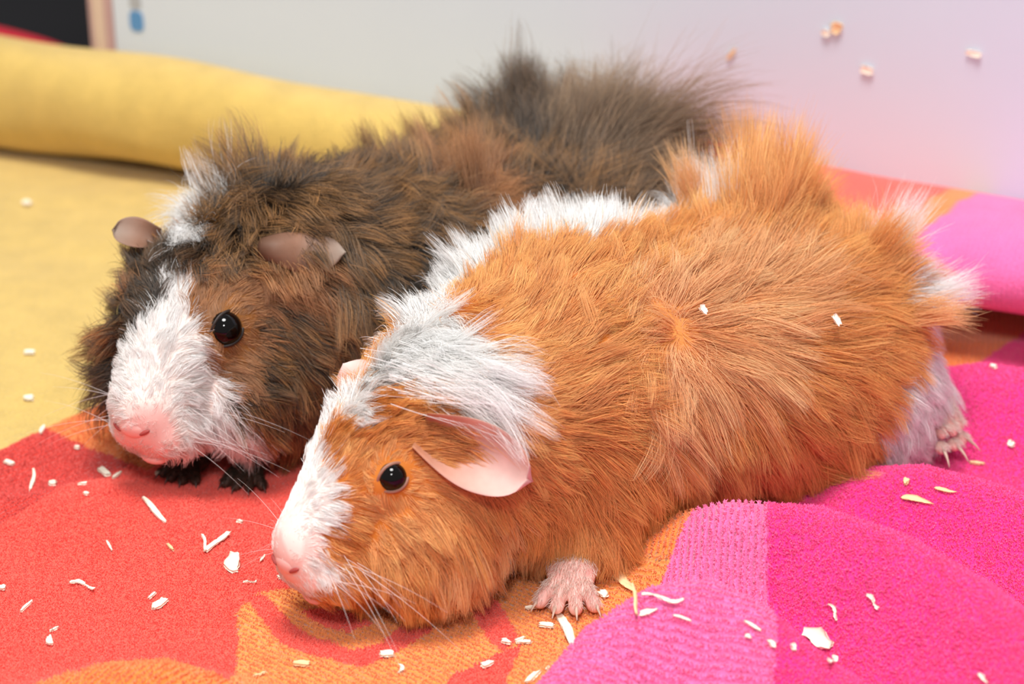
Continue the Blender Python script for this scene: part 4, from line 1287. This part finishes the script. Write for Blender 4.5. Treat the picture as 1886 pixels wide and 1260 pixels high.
def make_ear(root, W, base, Lv, Wv, length, width, cup, wave, mat, curl=0.3, name='ear'):
    """petal of skin with real thickness; base, directions in world axes, cm"""
    Wi = W.inverted()
    Lv, Wv = Vector(Lv).normalized(), Vector(Wv)
    Wv = (Wv - Lv * Wv.dot(Lv)).normalized()
    N = Wv.cross(Lv).normalized()
    nu, nv = 26, 21
    th = 0.06
    cols = []

    def pos(u, v):
        w_ = width * 0.5 * (0.50 + 0.50 * math.sin(math.pi * min(1.0, u * 1.6) * 0.5)) * max(0.0, 1 - u ** 5) ** 0.5 + 0.01
        n_ = -cup * (v * v) * (1 - 0.45 * u) + cup * 0.5 + wave * math.sin(2 * math.pi * u * 1.1 + 0.4) * (0.4 + 0.6 * (v * 0.5 + 0.5)) - curl * u * u
        return Vector(base) + Lv * (length * (u - 0.06 * v * v * u)) + Wv * (w_ * v * (1 - 0.12 * abs(v) * cup)) + N * n_
    V = []
    for side in (0, 1):
        for i in range(nu):
            for j in range(nv):
                u, v = i / (nu - 1), -1 + 2 * j / (nv - 1)
                p = pos(u, v)
                e = 1e-3
                u2 = min(u + e, 0.999)
                du = pos(u2, v) - pos(u2 - e, v)
                dv = pos(min(u, 0.97), min(v + e, 1)) - pos(min(u, 0.97), min(v + e, 1) - e)
                nn = dv.cross(du).normalized()
                rim = max(0.25, 1 - max(abs(v) ** 6, u ** 8))
                e0, e1, e2 = (np.array(q) for q in mat)
                m1 = min(1.0, u / 0.45)
                m2 = max(0.0, (u - 0.4) / 0.6) * (1 - 0.35 * abs(v) ** 2)
                cols.append((e0 * (1 - m1) + e1 * m1) * (1 - m2) + e2 * m2)
                V.append(Wi @ (p + nn * th * 0.5 * rim * (1 if side else -1)))
    F_ = grid_faces(nu, nv)
    n = nu * nv
    F2 = [tuple(n + k for k in reversed(q)) for q in F_]
    ring = [i * nv for i in range(nu)] + [(nu - 1) * nv + j for j in range(1, nv)] + [i * nv + nv - 1 for i in range(nu - 2, -1, -1)] + [j for j in range(nv - 2, 0, -1)]
    F3 = [(ring[k], ring[(k + 1) % len(ring)], n + ring[(k + 1) % len(ring)], n + ring[k]) for k in range(len(ring))]
    o = mesh_obj(name, V, [tuple(reversed(q)) for q in F_] + [tuple(reversed(q)) for q in F2] + F3, ear_mat, root, cols=np.array(cols))
    return o


def world_of(W, H, loc, k=1.0):
    return W @ (H @ Vector(np.array(loc) * k))


e = make_ear(front_root, FRONT_W, (-2.17, -16.6, 5.22), (2.33, -0.46, -0.98), (0.35, 0.40, 0.85), 2.95, 1.85, 0.7, 0.0, ear_pink, 0.1)
e['label'] = 'pink drooping ear with a pale tip'
make_ear(front_root, FRONT_W, (-3.55, -14.3, 5.0), (-0.45, 0.35, 0.45), (0.5, 0.35, 0.8), 1.05, 1.15, 0.3, 0.0, ear_pink, 0.15)
e = make_ear(back_root, BACK_W, (-6.75, -9.0, 6.85), (0.98, -0.05, -0.06), (-0.05, -0.62, -0.78), 2.35, 1.2, 0.3, 0.24, ear_brown, 0.1)
e['label'] = 'crumpled grey-brown ear with a wavy edge'
make_ear(back_root, BACK_W, (-9.7, -7.45, 6.5), (-0.95, 0.1, 0.16), (0.1, -0.75, -0.60), 1.35, 1.0, 0.25, 0.05, ear_brown, 0.1)


def ellipsoid_mesh(M, r, nu=20, nv=12):
    V, F_ = sphere_mesh((0, 0, 0), 1.0, nu, nv)
    return [M @ Vector((x * r[0], y * r[1], z * r[2])) for x, y, z in V], F_


for root, H, k, bvh in ((front_root, FRONT_HEAD, 1.0, front_bvh), (back_root, BACK_HEAD, 1.08, back_bvh)):
    p0, n0 = on_head(H, k, bvh, (2.4, 0, -1.35), (1, 0, 0.0))
    Rh = H.to_3x3().to_4x4()
    V, F_ = ellipsoid_mesh(Matrix.Translation(p0 - n0 * 0.16) @ Rh @ rot(0, 15), (0.21 * k, 0.40 * k, 0.30 * k))
    nose = mesh_obj('nose', V, F_, nose_mat, root)
    for sgn in (1, -1):
        q, n1 = on_head(H, k, bvh, (2.4, sgn * 0.27, -1.33), (1, sgn * 0.1, 0))
        V, F_ = ellipsoid_mesh(Matrix.Translation(q + n1 * 0.02) @ Rh @ rot(sgn * 28, 20, sgn * 30), (0.06, 0.17, 0.06))
        mesh_obj('nostril', V, F_, nostril_mat, nose)
    q, n1 = on_head(H, k, bvh, (2.0, 0, -2.2), (1, 0, -0.35))
    V, F_ = ellipsoid_mesh(Matrix.Translation(q - n1 * 0.14) @ Rh @ rot(0, 30), (0.26 * k, 0.42 * k, 0.22 * k))
    mesh_obj('lower_lip', V, F_, nose_mat, root)


def paw_parts(size, toes, spread, toe_len, drop):
    P = [((0, 0, 0.42), (0.62, 0.48, 0.40), 0, 18), ((-0.45, 0, 0.62), (0.6, 0.42, 0.42), 0, 30)]
    tips = []
    for i in range(toes):
        a = (i - (toes - 1) / 2) * spread
        d = Vector((math.cos(math.radians(a)), math.sin(math.radians(a)), 0))
        b0 = d * 0.5 + Vector((0, 0, 0.36))
        b1 = d * (0.5 + toe_len * 0.5) + Vector((0, 0, 0.30 - drop * 0.4))
        b2 = d * (0.5 + toe_len) + Vector((0, 0, 0.17 - drop))
        P.append((tuple(b0), (0.26, 0.16, 0.17), a, 15))
        P.append((tuple(b1), (0.26, 0.145, 0.15), a, 20))
        P.append((tuple(b2), (0.17, 0.14, 0.135), a, 20))
        tips.append((b2, d))
    return [(I4, tuple(np.array(c) * size), tuple(np.array(r) * size), y_, p_) for c, r, y_, p_ in P], tips


def make_paw(root, W, pos, yaw, size, mat, toes=4, spread=23, toe_len=0.4, drop=0.0, pitch=0, claw=0.24):
    parts, tips = paw_parts(size, toes, spread, toe_len, drop)
    v, f = blob_mesh(parts, 0.045, 3, 'paw', n_trunk=0)
    M = W.inverted() @ Matrix.Translation(pos) @ rot(yaw, pitch)
    o = mesh_obj('paw', [M @ Vector(p) for p in v], f, mat, root)
    for b, d in tips:
        V, F_ = [], []
        st = (b + d * 0.06) * size
        for i in range(7):
            t_ = i / 6
            c = st + d * (claw * t_) * size + Vector((0, 0, (0.05 - 0.16 * t_ * t_) * size))
            r_ = 0.062 * size * (1 - 0.85 * t_)
            sd = Vector((-d.y, d.x, 0))
            for j in range(7):
                a = 2 * math.pi * j / 7
                V.append(M @ (c + sd * r_ * math.cos(a) + Vector((0, 0, r_ * math.sin(a)))))
        for i in range(6):
            for j in range(7):
                F_.append((i * 7 + j, i * 7 + (j + 1) % 7, (i + 1) * 7 + (j + 1) % 7, (i + 1) * 7 + j))
        F_.append(tuple(range(42, 49)))
        mesh_obj('claw', V, F_, claw_dark if mat is paw_brown else claw_mat, o)
    # short hair on the back of the paw
    wv = np.array([tuple(M @ Vector(p)) for p in v])
    up_ = np.array(M.to_3x3() @ Vector((-0.35, 0, 1)).normalized())
    hp, hn = sample_surface(wv, f, 2600, lambda c, nr: np.clip(nr @ up_ - 0.15, 0, 1))
    fw_ = np.array(M.to_3x3() @ Vector((1, 0, -0.1)))
    d_ = unit(fw_ + hn * 0.55 + rng.normal(0, 0.2, hp.shape))
    hl = rng.uniform(0.10, 0.24, len(hp))[:, None] * size
    hpts = np.stack([hp, hp + d_ * hl * 0.5, hp + unit(d_ - hn * 0.15) * hl], 1)
    base = np.array(lin(240, 222, 212) if mat is not paw_brown else lin(66, 46, 32))
    hc_ = curves_obj('paw_hair', hpts, np.repeat(np.array([[0.0055, 0.0045, 0.001]]), len(hp), 0), np.broadcast_to(base, hpts.shape) * rng.uniform(0.8, 1.05, (len(hp), 1, 1)), fur_mat, o)
    hc_['kind'] = 'stuff'
    return o


def cloth_at(x, y):
    return float(towel_z(np.array([x]), np.array([y]))[0])


make_paw(front_root, FRONT_W, (1.5, -15.45, cloth_at(1.5, -15.6) + 0.05), 262, 1.28, paw_pink)
make_paw(front_root, FRONT_W, (11.6, -8.1, cloth_at(11.8, -8.1) + 1.45), -48, 1.15, paw_pink, toes=3, spread=22, toe_len=0.6, drop=0.35, pitch=20, claw=0.5)
make_paw(back_root, BACK_W, (-8.9, -9.0, cloth_at(-8.9, -9.2) + 0.0), 245, 1.0, paw_brown)
make_paw(back_root, BACK_W, (-7.3, -9.3, cloth_at(-7.3, -9.5) + 0.0), 262, 1.0, paw_brown)

whisker_mat = hair_material('whisker_hair')


def make_whiskers(root, W, H, k, bvh, n, length, seed):
    r = np.random.default_rng(seed)
    pts = []
    kp = 10
    g = (W.to_3x3().inverted() @ Vector((0, 0, -1)))
    for sgn in (1, -1):
        for i in range(n):
            o, nn = on_head(H, k, bvh, (2.55 + r.uniform(-0.5, 0.45), 0, -1.45 + r.uniform(-0.45, 0.45)), (0.15, sgn, 0))
            if o is None:
                continue
            d = (H.to_3x3() @ Vector((r.uniform(-0.75, 0.25), sgn * r.uniform(0.6, 1.0), r.uniform(-0.75, 0.25)))).normalized()
            d = (d + nn * 0.4).normalized()
            L = length * r.uniform(0.5, 1.1)
            row = [o.copy()]
            for s in range(1, kp):
                d = (d + g * 0.035).normalized()
                row.append(row[-1] + d * (L / (kp - 1)))
            pts.append(row)
    P = np.array([[tuple(q) for q in row] for row in pts])
    Wm = np.array(W)
    wp = P @ Wm[:3, :3].T + Wm[:3, 3]
    zf = towel_z(wp[..., 0].ravel(), wp[..., 1].ravel()).reshape(wp.shape[:2]) + 0.05
    P[..., 2] += np.maximum(0, zf - wp[..., 2])
    rad = np.repeat((0.0055 * (1 - 0.8 * np.linspace(0, 1, kp)))[None], len(P), 0)
    o = curves_obj('whiskers', P, rad, np.full((len(P), kp, 3), 0.93), whisker_mat, root)
    o['kind'] = 'stuff'


make_whiskers(front_root, FRONT_W, FRONT_HEAD, 1.0, front_bvh, 12, 3.2, 4)
make_whiskers(back_root, BACK_W, BACK_HEAD, 1.08, back_bvh, 11, 3.0, 5)

# ------------------------------------------------------------------ wood shavings
def wood_material(name, a, b):
    k = NT(name)
    p = k.n('ShaderNodeBsdfPrincipled', Roughness=0.65)
    tc = k.n('ShaderNodeTexCoord')
    mp = k.n('ShaderNodeMapping')
    mp.inputs['Scale'].default_value = (200, 2200, 400)
    k.l(tc, 'Object', mp, 'Vector')
    nz = k.n('ShaderNodeTexNoise', Scale=1.0, Detail=3.0)
    k.l(mp, 'Vector', nz, 'Vector')
    mx = k.n('ShaderNodeMix', _data_type='RGBA')
    mx.inputs[6].default_value = (*a, 1)
    mx.inputs[7].default_value = (*b, 1)
    k.l(nz, 'Fac', mx, 0)
    k.t.links.new(mx.outputs[2], p.inputs['Base Color'])
    k.l(p, 0, k.out, 0)
    return k.m


wood_white = wood_material('pale_pine_shaving', lin(255, 236, 205), lin(255, 250, 236))
wood_tan = wood_material('tan_pine_shaving', lin(240, 190, 130), lin(252, 222, 178))


def strip(L, w, profile, bend, seed, th=0.03, n=14):
    """a wood ribbon: returns verts and faces, lying along x, thickness th"""
    r = random.Random(seed)
    V, F_ = [], []
    tw = r.uniform(-0.8, 0.8)
    ph = r.uniform(0, 6)
    m = 5
    for side in (0, 1):
        for i in range(n):
            t_ = i / (n - 1)
            x = (t_ - 0.5) * L
            yb = bend * L * math.sin(t_ * math.pi * 1.3 + ph * 0.3) * 0.5
            zb = 0.04 + abs(bend) * L * 0.25 * (math.sin(t_ * math.pi * 2 + ph) * 0.5 + 0.5)
            ww = w * profile(t_)
            a = tw * (t_ - 0.5)
            for j in range(m):
                q = (j / (m - 1) - 0.5)
                jag = 1 + 0.12 * r.uniform(-1, 1)
                V.append((x + 0.03 * r.uniform(-1, 1), yb + ww * q * math.cos(a) * jag, zb + ww * q * math.sin(a) * 0.6 + 0.25 * ww * q * q + th * side))
    for i in range(n - 1):
        for j in range(m - 1):
            a = i * m + j
            F_.append((a, a + 1, a + m + 1, a + m))
            b_ = n * m + a
            F_.append((b_, b_ + m, b_ + m + 1, b_ + 1))
    ring = [i * m for i in range(n)] + [(n - 1) * m + j for j in range(1, m)] + [i * m + m - 1 for i in range(n - 2, -1, -1)] + [j for j in range(m - 2, 0, -1)]
    for k in range(len(ring)):
        a, b_ = ring[k], ring[(k + 1) % len(ring)]
        F_.append((a, n * m + a, n * m + b_, b_))
    return V, F_


def shaving_mesh(kind, L, w, seed):
    r = random.Random(seed)
    if kind == 'stick':
        return strip(L, w, lambda t_: 0.35 + 0.65 * math.sin(math.pi * (0.1 + 0.85 * t_)), 0.06, seed, 0.05)
    if kind == 'leaf':
        return strip(L, w, lambda t_: max(0.08, math.sin(math.pi * t_ ** 0.6) ** 0.8), 0.10, seed, 0.035)
    if kind == 'curl':
        return strip(L, w, lambda t_: 0.4 + 0.6 * abs(math.sin(3.5 * t_ + seed)), 0.35, seed, 0.03, 20)
    if kind == 'flake':
        return strip(L, w, lambda t_: 0.82 + 0.18 * math.sin(math.pi * t_), 0.05, seed, 0.05, 8)
    if kind == 'chunk':
        V, F_ = strip(L, w, lambda t_: 0.55 + 0.45 * math.sin(math.pi * t_) + 0.15 * math.sin(9 * t_ + seed), 0.2, seed, 0.06, 9)
        return V, F_
    # fork: a strip with a second prong grown from its end
    V, F_ = strip(L, w, lambda t_: 0.75 + 0.25 * t_, 0.08, seed, 0.04)
    V2, F2 = strip(L * 0.7, w * 0.6, lambda t_: 0.8, 0.1, seed + 1, 0.04)
    ca, sa = math.cos(0.7), math.sin(0.7)
    n = len(V)
    for x, y, z in V2:
        x2 = x + L * 0.35
        V.append((-L * 0.5 + x2 * ca - y * sa, x2 * sa + y * ca, z + 0.03))
    return V, F_ + [tuple(q + n for q in g) for g in F2]


def put_shaving(x, y, kind, L, w, yaw, label, z=None, normal=None, mat=None, seed=0, group='wood shavings on the towel', name='wood_shaving'):
    V, F_ = shaving_mesh(kind, L, w, seed)
    o = mesh_obj(name, V, F_, mat or wood_white, None)
    if z is None:
        z = cloth_at(x, y)
        h = 0.3
        nx = -(cloth_at(x + h, y) - cloth_at(x - h, y)) / (2 * h)
        ny = -(cloth_at(x, y + h) - cloth_at(x, y - h)) / (2 * h)
        normal = Vector((nx, ny, 1)).normalized()
    q = Vector((0, 0, 1)).rotation_difference(normal)
    o.rotation_euler = (q.to_matrix() @ Matrix.Rotation(math.radians(yaw), 3, 'Z')).to_euler()
    o.location = Vector((x, y, z)) * CM + normal * 0.0001
    tag(o, label, 'wood shaving', group)
    return o


for i, (x, y, kind, L, w, yaw, label) in enumerate(SHAVINGS):
    tan = 'tan' in label or 'pinkish' in label
    put_shaving(x, y, kind, L, w, yaw, label, mat=wood_tan if tan else wood_white, seed=i)

# bits caught in the fur, on the roll and on the white wall
for i, (x, y, z, n, kind, L, w, yaw, label, which) in enumerate(BITS):
    put_shaving(x, y, kind, L, w, yaw, label, z=z, normal=Vector(n).normalized(), seed=200 + i, mat=wood_tan if which in ('tan', 'wall_tan') else wood_white,
                group='wood bits off the towel')

sticker_mat = plain('blue_print', lin(92, 150, 206), 0.5, 0.1, 100)
smudge_mat = plain('grey_print', lin(176, 180, 188), 0.5, 0.1, 100)


def wall_patch(name, s0, z0, rx, rz, mat, parent=None, n=20, th=0.03):
    V = []
    for o_ in (0.005, th):
        for i in range(n):
            a = 2 * math.pi * i / n
            ca, sa = math.cos(a), math.sin(a)
            V.append(wall_frame(s0 + math.copysign(abs(ca) ** 0.6, ca) * rx, o_, z0 + math.copysign(abs(sa) ** 0.6, sa) * rz))
    F_ = [tuple(range(n - 1, -1, -1)), tuple(range(n, 2 * n))] + [(i, (i + 1) % n, n + (i + 1) % n, n + i) for i in range(n)]
    return mesh_obj(name, V, F_, mat, parent, smooth=False)


st = bpy.data.objects.new('wall_sticker', None)
st.location = Vector(wall_frame(1.15, 0, 5.2)) * CM
COL.objects.link(st)
for nm, dz, rx, rz, m_ in (('blue_field', 0.0, 0.33, 0.42, sticker_mat), ('grey_field', 0.78, 0.28, 0.28, smudge_mat)):
    o = wall_patch(nm, 1.15, 5.2 + dz, rx, rz, m_)
    o.parent = st
    o.matrix_parent_inverse = Matrix.Translation(-st.location)
tag(st, 'small blue and grey sticker on the white wall behind the yellow roll', 'sticker')

# red cloth lying behind the yellow roll, at the dark opening
red_mat = plain('red_cloth', lin(176, 24, 44), 0.9, 0.15, 300, bump=0.4)
V = []
ns, na = 30, 14
for i in range(ns):
    s_ = -16 + 13.5 * i / (ns - 1)
    r_ = 1.35 * max(0.05, math.sin(math.pi * min(1, (i + 0.4) / (ns - 0.2)))) ** 0.35
    top = 1.0 + 0.22 * (-s_ - 2.5) / 13.5
    for j in range(na):
        a = 2 * math.pi * j / na
        V.append(wall_frame(s_, -2.6 + r_ * math.cos(a) * (1 + 0.05 * math.sin(s_ * 2)), 1.35 + 1.75 * top * r_ / 1.35 * math.sin(a)))
F_ = grid_faces(ns, na) + [(i * na + na - 1, (i + 1) * na + na - 1, (i + 1) * na, i * na) for i in range(ns - 1)] + [tuple(range(na)), tuple((ns - 1) * na + j for j in reversed(range(na)))]
rc_ = mesh_obj('red_cloth', V, F_, red_mat)
tag(rc_, 'rolled red cloth just showing behind the yellow roll at the dark opening', 'cloth')
